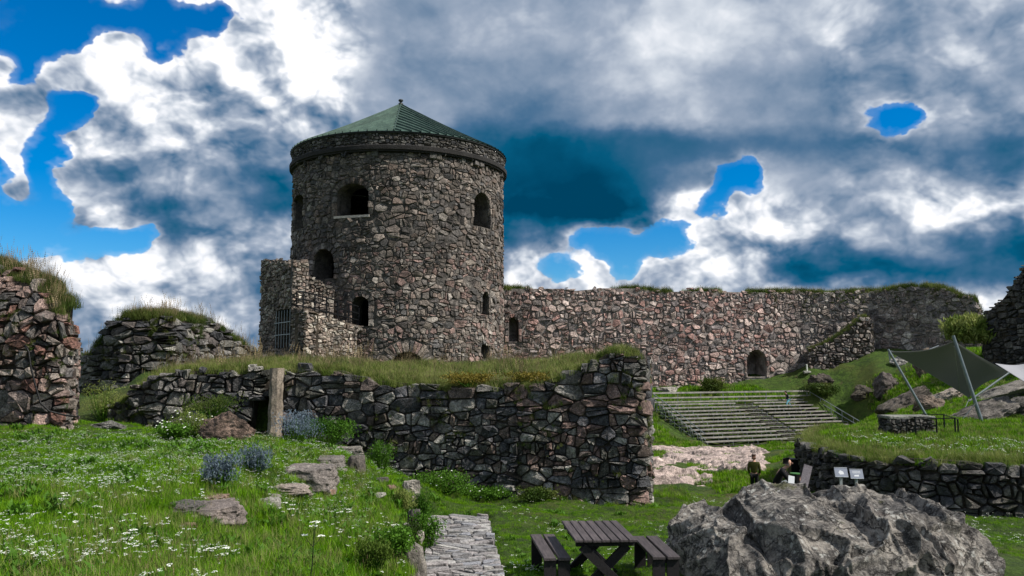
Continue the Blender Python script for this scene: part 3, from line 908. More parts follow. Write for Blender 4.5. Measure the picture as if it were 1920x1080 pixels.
# roof: four fields of standing-seam sheets, each sheet its own piece
def build_roof():
    m, g, p = newmat('green patinated copper')
    pos = g.n('ShaderNodeNewGeometry').outputs['Position']; tint = g.n('ShaderNodeAttribute', attribute_name='tint').outputs[0]
    n1 = g.noise(g.vmath('MULTIPLY', pos, (1, 1, .4)), 1.2, 6, .65); n2 = g.noise(pos, 9, 4, .6)
    c = g.mix(g.sstep(n1, .3, .72), srgb(50, 70, 62), srgb(76, 98, 86)); c = g.mix(g.sstep(n2, .4, .7, 0, .35), c, srgb(50, 74, 66))
    c = g.mix(1.0, c, tint, 'MULTIPLY')
    g.t.links.new(c, p.inputs['Base Color']); p.inputs['Roughness'].default_value = .55; p.inputs['Metallic'].default_value = .25
    bump(g, p, n1, .3, .05)
    roof = empty('roof', (0, 0, 0)); roof.parent = tower
    ap = 23.15; RE = 9.3; ze = 18.1
    hip = tpath.t0 + rad(3)                         # a hip faces the viewer
    def P(x, y, up=0.0):
        r = math.hypot(x, y); z = ap - (ap - ze) * r / RE
        # slight facets: flatter in the middle of each field
        a = (math.atan2(x, y) - hip) % (math.pi / 2) - math.pi / 4
        z -= .35 * math.cos(2 * a) * (r / RE) * (1 - r / RE) * 1.6
        return (TC[0] + x, TC[1] + y, z + up)
    w = .62; rng = random.Random(5)
    for f in range(4):
        ca = hip + math.pi / 4 + f * math.pi / 2      # downslope direction of the field
        dx, dy = math.sin(ca), math.cos(ca); sx, sy = dy, -dx
        n = int(RE * .7071 / w) + 1
        for k in range(-n, n):
            t0 = k * w; t1 = t0 + w; lim = RE * .7071
            t0c, t1c = max(t0, -lim), min(t1, lim)
            if t1c - t0c < .05: continue
            V = []; m_ = 7
            for t in (t0c, (t0c + t1c) / 2, t1c):
                a = abs(t); b = math.sqrt(max(RE * RE - t * t, 0))
                for j in range(m_):
                    s = a + (b - a) * j / (m_ - 1); V.append(P(dx * s + sx * t, dy * s + sy * t))
            Fc = []
            for i in range(2):
                for j in range(m_ - 1): q = i * m_ + j; Fc.append([q, q + 1, q + m_ + 1, q + m_])
            # standing seam along t1
            o = len(V); a = abs(t1c); b = math.sqrt(max(RE * RE - t1c * t1c, 0))
            for j in range(m_):
                s = a + (b - a) * j / (m_ - 1)
                for dt, up in ((-.05, 0), (-.04, .13), (.04, .13), (.05, 0)):
                    V.append(P(dx * s + sx * (t1c + dt), dy * s + sy * (t1c + dt), up))
            for j in range(m_ - 1):
                for e in range(3): q = o + j * 4 + e; Fc.append([q, q + 4, q + 5, q + 1])
            Vn = np.array(V) - rl; ce = Vn.mean(0)
            mesh('panel', Vn, Fc, m, roof, loc=tuple(ce), tint=np.ones(3) * rng.uniform(.86, 1.1))
    dm = plain('dark lead', srgb(46, 52, 52), .5)
    for f in range(4):
        a = hip + f * math.pi / 2; mb = MB()
        mb.tube([np.array(P(math.sin(a) * r, math.cos(a) * r, .05)) - rl for r in np.linspace(.1, RE, 8)], .07, 5); mb.build('hip_ridge', m, roof, tint=np.ones(3) * .8)
    mb = MB(); t = np.array([TC[0], TC[1], ap]) - rl
    mb.tube([t + np.array([0, 0, z]) for z in (-.15, .1, .12, .22, .3, .42, .45)], [.26, .2, .10, .10, .22, .2, .05], 10)
    mb.build('finial', dm, roof, smooth=True)
build_roof()

# ================================================================ WING BESIDE THE TOWER
wp = Poly([W(487, 600, 66.5), W(571, 600, 58.5), (TC[0] - 1.35, 63.3)], .06)
wing = empty('stair_wing', (*W(571, 700, 58.5)[:2], -.6), 'ruined stone stair wing with barred gate leaning against the tower', 'ruined building')
sK = wp.c[1]
wtop = px_profile(wp, [(487, 489), (512, 486), (544, 489), (546, 576), (570, 584)], 0, sK)
wtop2 = px_profile(wp, [(573, 585), (688, 612)], sK + .02, wp.L)
def wing_top(u): return wtop(u) if u <= sK else wtop2(u)
wh = [hole_px(wp, 519, 546, 581, 652, 0, 0, sK, depth=1.4, vous=0, back=False, name='gateway'),
      hole_px(wp, 667, 688, 620, 674, .5, sK, None, depth=1.6, vous=.25, nv=9, name='doorway')]
masonry(wing, wp, 0, wp.L, wing_top, -1.2, .42, 1.5, .08, S_TOWER, mortar_mat('wing mortar', srgb(120, 106, 92), srgb(50, 46, 42), .8), P_WING, 21, wh, .4, .05, 230, thick=1.1, detail=0, ragged=.3, step=.14,
        colour=lambda u, v, c, r: c * (.82 if u < sK else 1.12))  # sun and shade put into the tint: left face darker, right face lighter
wl = np.array(wing.location)
bp = Poly([W(549, 540, 62.0), W(627, 540, 63.2)], .06)
sub_e = empty('stair_wall', (0, 0, 0)); sub_e.parent = wing
bt = px_profile(bp, [(549, 494), (555, 497), (590, 522), (627, 542)])
sub_masonry(sub_e, tuple(wl), bp, 0, bp.L, bt, 2.0, .4, 1.5, .08, S_TOWER, MO_TOWER, P_WING, 22, [hole_px(bp, 552, 560, 548, 580, 0, depth=.7, vous=0)], .4, .05, 0, thick=.7, detail=0, ragged=.4, step=.15)
_s = on_wall(wp, 545, 600, 0, sK)[0] + .24
pier_e = empty('pier_face', (0, 0, 0)); pier_e.parent = wing
_pp = Poly([wp.M(_s, 0, .06)[:2], wp.M(_s, 0, -1.2)[:2]], .06); _z = wtop(_s - .9)
sub_masonry(pier_e, tuple(wl), _pp, 0, _pp.L, _z, 3.0, .4, 1.5, .08, S_TOWER, MO_TOWER, P_WING, 23, (), .4, .04, 0, thick=.3, detail=0, ragged=.2, step=.2)
mesh('stair_deck', np.array([(*W(487, 600, 66.5)[:2], 4.35), (*W(571, 600, 58.6)[:2], 4.0), (TC[0] - 1.6, 63.4, 3.1), (TC[0] - 3, 66.5, 3.1), (TC[0] - 8, 68, 4.2)]) - wl, [[0, 1, 2, 3, 4]], MO_TOWER, wing)
IRON = plain('black iron', srgb(30, 31, 33), .5, .5, 20, .2, 0)
STEEL = plain('galvanised steel', srgb(150, 156, 158), .45, .6, 12, .15, 0)
def bars():
    h = wh[0]; g = empty('barred_gate', (0, 0, 0)); g.parent = wing
    for i in range(6):
        u = h.s - h.w / 2 + .08 + (h.w - .16) * i / 5
        mb = MB(); mb.bar(np.array(wp.M(u, h.z0, .12)) - wl, np.array(wp.M(u, h.z0 + h.h * .98, .12)) - wl, .055, n=6); mb.build('bar', STEEL, g)
    for k in (.34, .66):
        z = h.z0 + h.h * k; mb = MB(); mb.bar(np.array(wp.M(h.s - h.w / 2 - .15, z, .16)) - wl, np.array(wp.M(h.s + h.w / 2 + .15, z, .16)) - wl, .07, n=4); mb.build('crossbar', STEEL, g)
bars()
def railing():
    r = empty('iron_railing', (*wp.pos(sK), wing_top(sK)), 'thin black iron railing along the top of the stair wing', 'railing'); l = np.array(r.location)
    ss = [on_wall(wp, 549, 560, 0, sK)[0]] + list(np.linspace(sK + .1, wp.L - .3, 6)); tops = []
    for s in ss:
        z = wing_top(s) if s > sK else wing_top(sK) + .15
        a = np.array(wp.M(s, z - .1, -.3)) - l; b = np.array(wp.M(s, z + 1.45, -.3)) - l; tops.append((a, b)); mb = MB(); mb.bar(a, b, .11, n=5); mb.build('post', IRON, r)
    for f in (1.0, .66, .34):
        mb = MB(); mb.tube([a + (b - a) * f for a, b in tops], .05, 5); mb.build('rail', IRON, r)
railing()

# ================================================================ CURTAIN WALL
cp = Poly([W(925, 600, 80), W(1300, 600, 82), W(1500, 600, 84.6), W(1640, 600, 84.4), W(1832, 600, 79), W(1845, 600, 81)], .3)
cw = empty('curtain_wall', (*cp.pos(20), -3), 'long high curtain wall of pinkish rubble with small arched door and grassy top', 'castle wall')
ctop = px_profile(cp, [(930, 545), (948, 541), (1050, 541), (1080, 545), (1130, 540), (1200, 541), (1240, 547), (1320, 546), (1420, 548), (1500, 547), (1565, 550), (1600, 548), (1650, 545), (1700, 538), (1750, 537), (1780, 545), (1800, 556), (1826, 560), (1838, 578), (1843, 600)])
ch = [hole_px(cp, 1400, 1437, 656, 708, .5, depth=2.2, vous=.35, nv=11, back=True, name='doorway'),
      hole_px(cp, 953, 972, 595, 642, .5, depth=1.8, vous=.4, nv=9, back=True, name='window')]
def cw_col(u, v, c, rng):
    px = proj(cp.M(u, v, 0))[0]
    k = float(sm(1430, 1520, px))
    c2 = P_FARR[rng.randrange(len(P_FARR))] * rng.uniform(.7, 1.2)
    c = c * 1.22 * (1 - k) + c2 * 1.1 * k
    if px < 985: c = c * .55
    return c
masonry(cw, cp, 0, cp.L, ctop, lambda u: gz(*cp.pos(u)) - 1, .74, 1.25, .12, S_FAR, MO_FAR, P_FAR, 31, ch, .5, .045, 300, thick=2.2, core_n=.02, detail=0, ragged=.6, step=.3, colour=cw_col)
# stair buttress in front of it
sp = Poly([W(1515, 640, 83.6), W(1519, 640, 82.4), W(1639, 640, 82.2)], .15)
bt_ = empty('stair_buttress', (*sp.pos(6), -1), 'ruined stone stair buttress with sloping grassy top against the curtain wall', 'ruined wall')
stop = px_profile(sp, [(1516, 662), (1540, 648), (1565, 636), (1590, 618), (1612, 600), (1626, 590), (1638, 600)])
masonry(bt_, sp, 0, sp.L, stop, lambda u: gz(*sp.pos(u)) - .8, .72, 1.35, .15, S_FAR, MO_DARK, P_FARR, 32, (), .45, .05, 140, thick=2.2, detail=0, ragged=.5, step=.4)

# ================================================================ LEFT RUINS
ap_ = Poly([W(-420, 700, 20.3), W(-100, 700, 19.9), W(48, 700, 19.6), W(112, 700, 19.6), W(128, 700, 20.0), W(136, 700, 21.0), W(134, 700, 21.6)], .22)
ra = empty('ruined_wall', (*ap_.pos(6), -1.6), 'tall broken wall end of pink and grey boulders with dry grass on top', 'ruined wall')
atop = px_profile(ap_, [(-420, 420), (-100, 470), (0, 510), (45, 522), (75, 545), (105, 572), (128, 595), (144, 618)], 0, ap_.c[4])
def atopf(u): return atop(u) if u < ap_.c[4] else atop(ap_.c[4]) - (u - ap_.c[4]) * .25
def a_lean(path, k):
    """a wall whose upper part leans back"""
    M0 = path.M
    path.M = lambda u, v, n: M0(u, v, n - k * max(0, v - .9) ** 1.5)
a_lean(ap_, .35)
masonry(ra, ap_, 0, ap_.L, atopf, -2.2, .46, 1.2, .12, S_LEFT, MO_DARK, P_LEFT, 41, (), .55, .03, 280, thick=1.0, detail=1, ragged=.6, step=.25)
# second ruin
bp2 = Poly([W(150, 650, 31), W(166, 650, 28.6), W(240, 650, 27.8), W(322, 650, 27.8), W(345, 650, 29), W(410, 650, 31.5), W(500, 650, 34)], .3)
rb = empty('ruined_wall', (*bp2.pos(5), -1), 'hump of thin slaty stones with a grassy cap between the two nearer walls', 'ruined wall')
btop = px_profile(bp2, [(150, 700), (168, 668), (190, 635), (208, 612), (216, 601), (262, 593), (320, 596), (345, 597), (395, 603), (425, 622), (455, 645), (478, 662), (500, 668)])
a_lean(bp2, .15)
masonry(rb, bp2, 0, bp2.L, btop, -1.9, .42, 2.2, .14, S_SLATE, MO_DARK, P_SLATE, 42, (), .55, .035, 250, thick=1.0, detail=1, ragged=.6, step=.25)
# long foreground wall: left stretch
lp = Poly([W(160, 760, 24.3), W(232, 760, 22.6), W(300, 760, 22.3), W(505, 760, 22.3)], .2)
lw = empty('terrace_wall', (*lp.pos(4), -1.8), 'lower dark stretch of terrace wall with a doorlike niche behind the weeds', 'ruined wall')
ltop = px_profile(lp, [(160, 770), (200, 762), (232, 747), (250, 733), (265, 716), (300, 704), (330, 696), (400, 692), (470, 692), (505, 692)])
lh = [hole_px(lp, 474, 505, 752, 812, 0, depth=.9, vous=0, back=True, name='niche')]
masonry(lw, lp, 0, lp.L, ltop, lambda u: gz(*(lp.pos(u) - np.array([0, .8]))) - .5, .42, 1.5, .11, S_NEAR, MO_DARK, P_SLATE, 43, lh, .55, .03, 260, thick=.9, detail=1, ragged=.4, step=.14)
# long foreground wall: main stretch
mp = Poly([W(527, 760, 22.1), W(800, 760, 21.6), W(1196, 760, 20.45), W(1207, 760, 20.5), (3.45, 21.6), (3.35, 25)], .12)
mw = empty('terrace_wall', (*mp.pos(6), -3.3), 'big dark terrace wall of large rough blocks with a grassy sagging top', 'ruined wall')
mtop = px_profile(mp, [(527, 693), (560, 688), (600, 694), (640, 694), (665, 702), (700, 712), (750, 716), (830, 722), (900, 724), (960, 724), (1010, 717), (1050, 703), (1075, 694), (1100, 690), (1122, 672), (1140, 660), (1165, 656), (1190, 664), (1206, 664)], 0, mp.c[3])
def mtopf(u): return mtop(u) if u < mp.c[3] else mtop(mp.c[3]) - .15 * (u - mp.c[3])
def mw_col(u, v, c, rng):
    if u > mp.c[3] - 3.2 and rng.random() < .22: c = np.array(srgb(134, 112, 104)) * rng.uniform(.75, 1.15)
    if u < 3: c = c * .85
    return c
masonry(mw, mp, 0, mp.L, mtopf, lambda u: gz(*(mp.pos(u) - np.array([0, .9]))) - .6, .37, 1.6, .10, S_NEAR, MO_DARK, P_NEAR, 44, (), .62, .022, 300, core_n=-.02, thick=.9, detail=1, ragged=.35, step=.2, colour=mw_col)
def post_stone():
    o = W(516, 800, 21.7); z0 = gz(o[0], o[1]) - .3; zt = W(516, 690, 21.7)[2]
    mb = MB(); rng = random.Random(3); V = []; n = 14
    for k in range(n):
        z = z0 + (zt - z0) * k / (n - 1)
        for j in range(8):
            a = 2 * math.pi * (j + .5) / 8; r = .17 * (1 / max(abs(math.cos(a)), abs(math.sin(a)))) ** .7 * rng.uniform(.88, 1.1)
            V.append((o[0] + r * math.cos(a), o[1] + r * math.sin(a), z))
    Fc = [[k * 8 + j, k * 8 + (j + 1) % 8, (k + 1) * 8 + (j + 1) % 8, (k + 1) * 8 + j] for k in range(n - 1) for j in range(8)] + [[(n - 1) * 8 + j for j in range(8)]]
    tag(mesh('stone_post', V, Fc, S_PATH, loc=(o[0], o[1], z0), tint=np.array(srgb(140, 128, 114))), 'pale upright post of cracked stone standing between the two terrace wall stretches', 'post')
post_stone()
# ================================================================ RIGHT RUIN AND PLATFORM
rp = Poly([W(1846, 640, 62), W(1852, 640, 57), W(1930, 640, 54), W(2150, 640, 50)], .3)
rr_ = empty('ruined_wall', (*rp.pos(8), -1), 'dark stepped ruin rising steeply at the right edge behind the sail canopy', 'ruined wall')
rtop = px_profile(rp, [(1846, 600), (1852, 583), (1866, 570), (1880, 560), (1888, 546), (1898, 530), (1908, 512), (1920, 498), (1960, 470), (2150, 440)])
a_lean(rp, .01)
masonry(rr_, rp, 0, rp.L, rtop, lambda u: gz(*rp.pos(u)) - 2.5, .55, 1.3, .14, S_NEAR, MO_DARK, P_DARK, 51, (), .5, .06, 230, thick=3, detail=0, ragged=.7, step=.4)
pp = Poly([W(1530, 800, 31)] + [W(a, 800, b) for a, b in PLAT], .35)
pw = empty('platform_wall', (*pp.pos(8), -3.3), 'low mossy retaining wall of the round grass platform behind the boulder', 'retaining wall')
masonry(pw, pp, 0, pp.L, lambda u: -2.16 + .05 * math.sin(u * 1.7), lambda u: gz(*(pp.pos(u) + pp.nor(u) * .6)) - .5, .42, 1.5, .12, S_PLAT, MO_DARK, P_DARK, 52, (), .5, .04, 220, thick=.5, detail=1, ragged=.05, step=.25)

# ================================================================ ROCKS
ROCK = stone_mat('lichened gneiss', 1.5, .85, .25, 1.0, .05, .9, 1.0)
PINKROCK = stone_mat('pale pink bedrock', .8, .5, .15, .9, .10, .7, 1.0)
def name_small(size): return size[0] < .36
def rock_geo(size, seed, sub=3, nplanes=14, rough=.05, flat=.0, strata=.09, blocky=False):
    rng = random.Random(seed); import bmesh
    bm = bmesh.new(); bmesh.ops.create_icosphere(bm, subdivisions=(3 if name_small(size) else 5), radius=1)
    pl = []
    for _ in range(nplanes):
        n = Vector((rng.gauss(0, 1), rng.gauss(0, 1), rng.gauss(0, 1))).normalized(); pl.append((n, rng.uniform(.62, .95)))
    if blocky:
        pl = [(n, h) for n, h in pl if h > .85]
        for n, h in (((0, 0, 1), .58), ((1, .1, .1), .82), ((-1, -.1, .15), .84), ((.05, -1, .1), .78), ((0, 1, .1), .8), ((.6, -.7, .2), .95), ((-.5, -.7, .3), .92)):
            pl.append(((Vector(n) + Vector((rng.gauss(0, .12), rng.gauss(0, .12), rng.gauss(0, .10)))).normalized(), h * rng.uniform(.9, 1.1)))
    V = []; o = Vector((seed * 3.1, seed * 1.7, 0))
    for v in bm.verts:
        d = v.co.normalized(); r = 1.15
        for n, h in pl:
            c = n.dot(d)
            if c > .05: r = min(r, h / c)
        r *= 1 + rough * (mnoise.fractal(d * 2.2 + o, 1, 2, 4))
        p = d * r; s_ = p.z * 4 + 1.2 * mnoise.noise(p * 1.3 + o); k_ = 1 + strata * (abs((s_ % 1) - .5) - .25); p = Vector((p.x * k_, p.y * k_, p.z)); p += .05 * Vector((mnoise.noise(p * 5 + o), mnoise.noise(p * 5 - o), mnoise.noise(p * 6 + o)))
        V.append((p.x * size[0] / 2, p.y * size[1] / 2, p.z * size[2] / 2))
    Fc = [[v.index for v in f.verts] for f in bm.faces]; bm.free(); return V, Fc
def rock(name, p, size, seed, mat=ROCK, tint=(120, 116, 110), rz=0, ry=0, label=None, cat='rock', group=None, sub=3, parent=None, sink=.25, **k):
    V, Fc = rock_geo(size, seed, sub, **k)
    M = Matrix.Rotation(rz, 3, 'Z') @ Matrix.Rotation(ry, 3, 'Y')
    V = [tuple(M @ Vector(v)) for v in V]
    c = np.array(srgb(*tint))
    o = mesh(name, V, Fc, mat, parent, tint=c); o.location = (p[0], p[1], p[2] + size[2] * (.5 - sink))
    return tag(o, label, cat, group) if label else o

def build_boulder():
    prof = [(1256, 1110), (1268, 1062), (1279, 1015), (1292, 978), (1312, 956), (1340, 948), (1368, 956), (1385, 962), (1396, 938), (1415, 918), (1450, 906), (1490, 905), (1520, 913), (1545, 921), (1580, 911), (1640, 906), (1700, 910), (1760, 924), (1815, 944), (1842, 962), (1856, 990), (1864, 1012), (1878, 1028), (1900, 1055), (1925, 1078), (1960, 1105), (1985, 1150)]
    yr = 13.7; P = [W(a - 55 * float(sm(1600, 1880, a)), b, yr) for a, b in prof]; xs = [p[0] for p in P]; zs = [p[2] for p in P]
    nu, nt = 520, 190; U = np.linspace(xs[0], xs[-1], nu); base = -3.7
    V = np.zeros((nu, nt, 3))
    for i, u in enumerate(U):
        h = float(np.interp(u, xs, zs)) - base - .24
        e = min(1, (u - xs[0]) / 1.0); e = max(e, 0) ** .5; e = min(e, max(0, (xs[-1] - u) / 3.6) ** .8)
        yc = yr - .15 * math.sin(u * 1.3)
        for j in range(nt):
            t = math.pi * j / (nt - 1); t = t - .35 * math.sin(2 * t) * .6; A = (2.5 if t < math.pi / 2 else 1.6) * (.12 + .88 * e)
            s, c = math.sin(t), math.cos(t)
            y = yc - A * (abs(c) ** .85) * (1 if c > 0 else -1); z = base + h * (max(s, 0) ** .62)
            V[i, j] = (u, y, z)
    flat = V.reshape(-1, 3)
    # outward normals
    du = np.gradient(V, axis=0); dv = np.gradient(V, axis=1); N_ = np.cross(dv, du).reshape(-1, 3); N_ /= np.maximum(np.linalg.norm(N_, axis=1, keepdims=True), 1e-9)
    rng = random.Random(4); cache = {}
    def h3(p, k):
        key = (round(p[0], 3), round(p[1], 3), round(p[2], 3))
        if key not in cache:
            r = random.Random(hash(key)); cache[key] = (r.uniform(-1, 1), Vector((r.uniform(-1, 1), r.uniform(-1, 1), r.uniform(-1, 1))))
        return cache[key]
    out = np.empty_like(flat); OFF = np.zeros(len(flat))
    skew = Matrix.Rotation(rad(28), 3, 'Y')
    for i, p in enumerate(flat):
        q = skew @ Vector(p); w = Vector((mnoise.noise(q * 1.1), mnoise.noise(q * 1.1 + Vector((7, 0, 0))), mnoise.noise(q * 1.1 + Vector((0, 9, 0))))) * .35
        a = (q + w); a = Vector((a.x * .95, a.y * .7, a.z * 1.25))
        d, pts = mnoise.voronoi(a); r0, rv = h3(pts[0], 0)
        off = .07 * r0 - .05 + (a - pts[0]).dot(rv) * .09
        e = d[1] - d[0]; off -= .15 * math.exp(-(e / .05) ** 2)
        b = a * 2.7; d2, pt2 = mnoise.voronoi(b); r1, rv1 = h3(pt2[0], 1)
        off += .015 * r1 + (b - pt2[0]).dot(rv1) * .035 - .07 * math.exp(-((d2[1] - d2[0]) / .05) ** 2)
        off += .03 * mnoise.fractal(q * 3.5, .9, 2.1, 5)
        off += .09 * mnoise.noise(q * .9)
        OFF[i] = off
    OG = OFF.reshape(nu, nt)
    for _ in range(3):
        Q = np.pad(OG, 1, mode='edge'); OG = (Q[1:-1, 1:-1] * 2 + Q[:-2, 1:-1] + Q[2:, 1:-1] + Q[1:-1, :-2] + Q[1:-1, 2:]) / 6
    NS = N_.reshape(nu, nt, 3)
    for _ in range(12):
        Q = np.pad(NS, ((1, 1), (1, 1), (0, 0)), mode='edge'); NS = (Q[1:-1, 1:-1] + Q[:-2, 1:-1] + Q[2:, 1:-1] + Q[1:-1, :-2] + Q[1:-1, 2:]) / 5
    out = flat + NS.reshape(-1, 3) * OG.reshape(-1, 1)
    i, j = np.meshgrid(np.arange(nu - 1), np.arange(nt - 1), indexing='ij')
    Fq = np.stack([i * nt + j, i * nt + j + 1, (i + 1) * nt + j + 1, (i + 1) * nt + j], -1).reshape(-1, 4)
    c = (U[nu // 2], yr, -3.3)
    m = BOULDER
    tag(mesh('boulder', out, Fq, m, loc=c, tint=np.array(srgb(118, 112, 108))), 'huge cracked lichen-spotted granite boulder in the foreground behind the bench', 'boulder')
def boulder_mat():
    m, g, p = newmat('speckled granite')
    pos = g.n('ShaderNodeNewGeometry').outputs['Position']; tint = g.n('ShaderNodeAttribute', attribute_name='tint').outputs[0]
    n1 = g.noise(pos, .9, 7, .65); n2 = g.noise(pos, 6, 8, .7); n3 = g.noise(pos, 28, 5, .75)
    c = g.mix(g.sstep(n1, .36, .62), srgb(88, 84, 81), srgb(170, 162, 151))
    c = g.mix(g.sstep(n2, .42, .60, 0, .85), c, srgb(46, 44, 44))
    c = g.mix(g.sstep(g.noise(g.vmath('MULTIPLY', pos, (1, 1, .5)), 1.1, 5, .6, .8), .56, .66, 0, .45), c, srgb(138, 126, 118))
    v = g.n('ShaderNodeTexVoronoi', {'Scale': 9.0, 'Vector': g.vmath('ADD', pos, g.vmath('MULTIPLY', g.noise(pos, 14, 4, .7, 0, 1), (.12, .12, .12)))})
    l = g.m('MULTIPLY', g.sstep(v.outputs[0], .38, .26), g.sstep(g.noise(pos, 1.7, 4, .6), .46, .58, 0, .8))
    c = g.mix(l, c, srgb(188, 186, 178))
    c = g.mix(g.sstep(n3, .52, .66, 0, .55), c, srgb(170, 166, 160)); c = g.mix(g.sstep(n3, .46, .34, 0, .6), c, srgb(30, 30, 30))
    c = g.mix(g.sstep(g.noise(pos, 1.4, 5, .7), .62, .68, 0, .5), c, srgb(84, 88, 36))
    vv = g.n('ShaderNodeTexVoronoi', {'Scale': 1.9, 'Vector': g.vmath('ADD', g.vmath('MULTIPLY', pos, (1, .8, 1.6)), g.vmath('MULTIPLY', g.noise(pos, 1.6, 6, .65, 0, 1), (.9, .9, .9)))}, feature='DISTANCE_TO_EDGE')
    ck = g.sstep(vv.outputs[0], 0, .035); c = g.mix(g.m('MULTIPLY', g.m('SUBTRACT', 1.0, ck), g.sstep(n1, .4, .6, .2, .9)), c, srgb(34, 31, 30))
    g.t.links.new(c, p.inputs['Base Color']); p.inputs['Roughness'].default_value = .85
    bump(g, p, g.m('ADD', g.m('ADD', n2, g.m('MULTIPLY', n3, .5)), g.m('MULTIPLY', ck, .9)), 1.0, .08)
    return m
BOULDER = boulder_mat()
build_boulder()

# bedrock showing through the turf of the courtyard
def build_bedrock():
    nx, ny = 170, 260; xs = np.linspace(3.9, 17, nx); ys = np.exp(np.linspace(math.log(25), math.log(64), ny))
    X, Y = np.meshgrid(xs, ys); Z = ground(X, Y); V = []
    for y, rowx, rowz in zip(ys, X, Z):
        for x, z in zip(rowx, rowz):
            px = 960 + F * x / y; py = proj((x, y, z))[1]
            q = Vector((x * .32, y * .16, 3.0)); n = mnoise.fractal(q, .8, 2, 5); r = 1 - abs(mnoise.fractal(Vector((x * .35 + y * .1, y * .5, 7)), .8, 2, 5)) * 2
            mk = min(sm(1180, 1215, px), 1 - sm(1400, 1500, px)) * min(sm(828, 842, py), 1 - sm(905, 925, py))
            if py > 885 and px > 1330: mk *= .6
            h = (n * .55 + r * .20 + .02) * 1.0 + (mk - 1) * .9
            st = .05 * math.floor(h * 14) ; h = .5 * h + .5 * (st * 14 / 14 + h * .3)
            V.append((x, y, z + min(h, .35) - .02))
    i, j = np.meshgrid(np.arange(ny - 1), np.arange(nx - 1), indexing='ij')
    Fq = np.stack([i * nx + j, i * nx + j + 1, (i + 1) * nx + j + 1, (i + 1) * nx + j], -1).reshape(-1, 4)
    tag(mesh('bedrock_ground', V, Fq, PINKROCK, tint=np.array(srgb(176, 158, 150))), 'pale pink bedrock showing through the courtyard turf', kind='structure')
build_bedrock()
G1 = 'ledge stones in the lawn slope'
for (px, py, w, h, dp, tint, lab, sd) in [
    (392, 972, 128, 46, 1.0, (118, 108, 102), 'broad layered stone slab half sunk in the lawn, nearest of the ledge stones', 1),
    (350, 962, 62, 30, .5, (86, 82, 78), 'dark low stone at the edge of the broad layered slab', 8),
    (505, 952, 44, 34, .35, (140, 136, 128), 'small pale upright stone beside the broad slab', 2),
    (580, 906, 120, 52, .8, (122, 114, 108), 'thick grey ledge block with a vertical front behind the small pale stone', 3),
    (535, 922, 100, 22, .6, (146, 134, 124), 'flat pinkish slab lying at the foot of the grey ledge block', 4),
    (622, 872, 60, 26, .6, (110, 104, 98), 'thin flat stone above the thick grey ledge block', 5),
    (650, 850, 74, 20, .5, (128, 122, 114), 'pale flat step stone near the foot of the terrace wall', 6),
    (668, 884, 34, 50, .4, (88, 82, 76), 'narrow dark stone standing below the step stone', 7),
    (396, 938, 60, 16, .5, (130, 108, 96), 'thin rusty stone behind the broad layered slab', 11),
]:
    p = Wg(px, py); s = p.y / F
    rock('ledge_stone', p, (w * s, dp, h * s * 1.3), sd + 30, S_PATH, tint, rz=R.uniform(-.2, .2), label=lab, group=G1, sub=4, nplanes=14, rough=.12, sink=.36, blocky=True, strata=.06)
k_ = 0
for (col_, cn) in (((118, 110, 104), 'grey'), ((150, 146, 138), 'whitish'), ((84, 80, 76), 'dark'), ((134, 108, 94), 'rusty')):
    for (rx, ry, rn) in (((330, 460), (990, 1010), 'in the grass below the broad layered slab'), ((470, 640), (925, 945), 'lying between the pale upright stone and the flat pinkish slab'), ((660, 745), (900, 960), 'in the rough grass between the step stone and the edging'), ((600, 650), (880, 905), 'right below the thin flat stone')):
        k_ += 1; px, py = R.uniform(*rx), R.uniform(*ry); p = Wg(px, py); w_ = R.uniform(.12, .32)
        rock('loose_stone', p, (w_, w_ * R.uniform(.5, .9), w_ * R.uniform(.3, .6)), 200 + k_, S_PATH, col_, rz=R.uniform(-1, 1), label='small ' + cn + ' loose stone ' + rn, group='small loose stones on the bank', cat='stone', nplanes=9, rough=.12, sink=.2, blocky=True)
# stacked edging stones between the bank and the path
k = 0
for (px, py, w, h, tint, lab) in [
    (772, 915, 36, 30, (140, 134, 124), 'flat pale capstone at the far end of the edging beside the path'),
    (762, 930, 14, 56, (128, 124, 118), 'slim upright edging stone under the pale capstone'),
    (780, 945, 24, 36, (124, 116, 106), 'squarish edging stone just below the capstone'),
    (776, 972, 26, 34, (96, 92, 88), 'dark brown edging stone halfway along the path'),
    (768, 1000, 26, 40, (112, 110, 104), 'rough edging stone beside the yarrow plant'),
    (786, 1006, 20, 22, (150, 142, 132), 'small pale edging stone touching the path weeds'),
    (775, 1082, 48, 96, (118, 112, 104), 'rounded upright boundary stone at the bottom edge of the view'),
    (722, 1078, 78, 36, (140, 136, 128), 'flat grey stone lying left of the rounded boundary stone'),
]:
    k += 1; d = {1: 17.0, 2: 16.9, 3: 16.4, 4: 15.2, 5: 13.9, 6: 13.7, 7: 11.2, 8: 10.9}[k]
    p = W(px, py, d); s = d / F
    rock('edging_stone', (p[0], p[1], p[2] - h * s * .2), (w * s * 1.0, max(.25, w * s), h * s * 1.25), 60 + k, S_PATH, tint, label=lab, group='edging stones along the path', sub=4, nplanes=12, rough=.12, sink=.3, blocky=(k != 7))

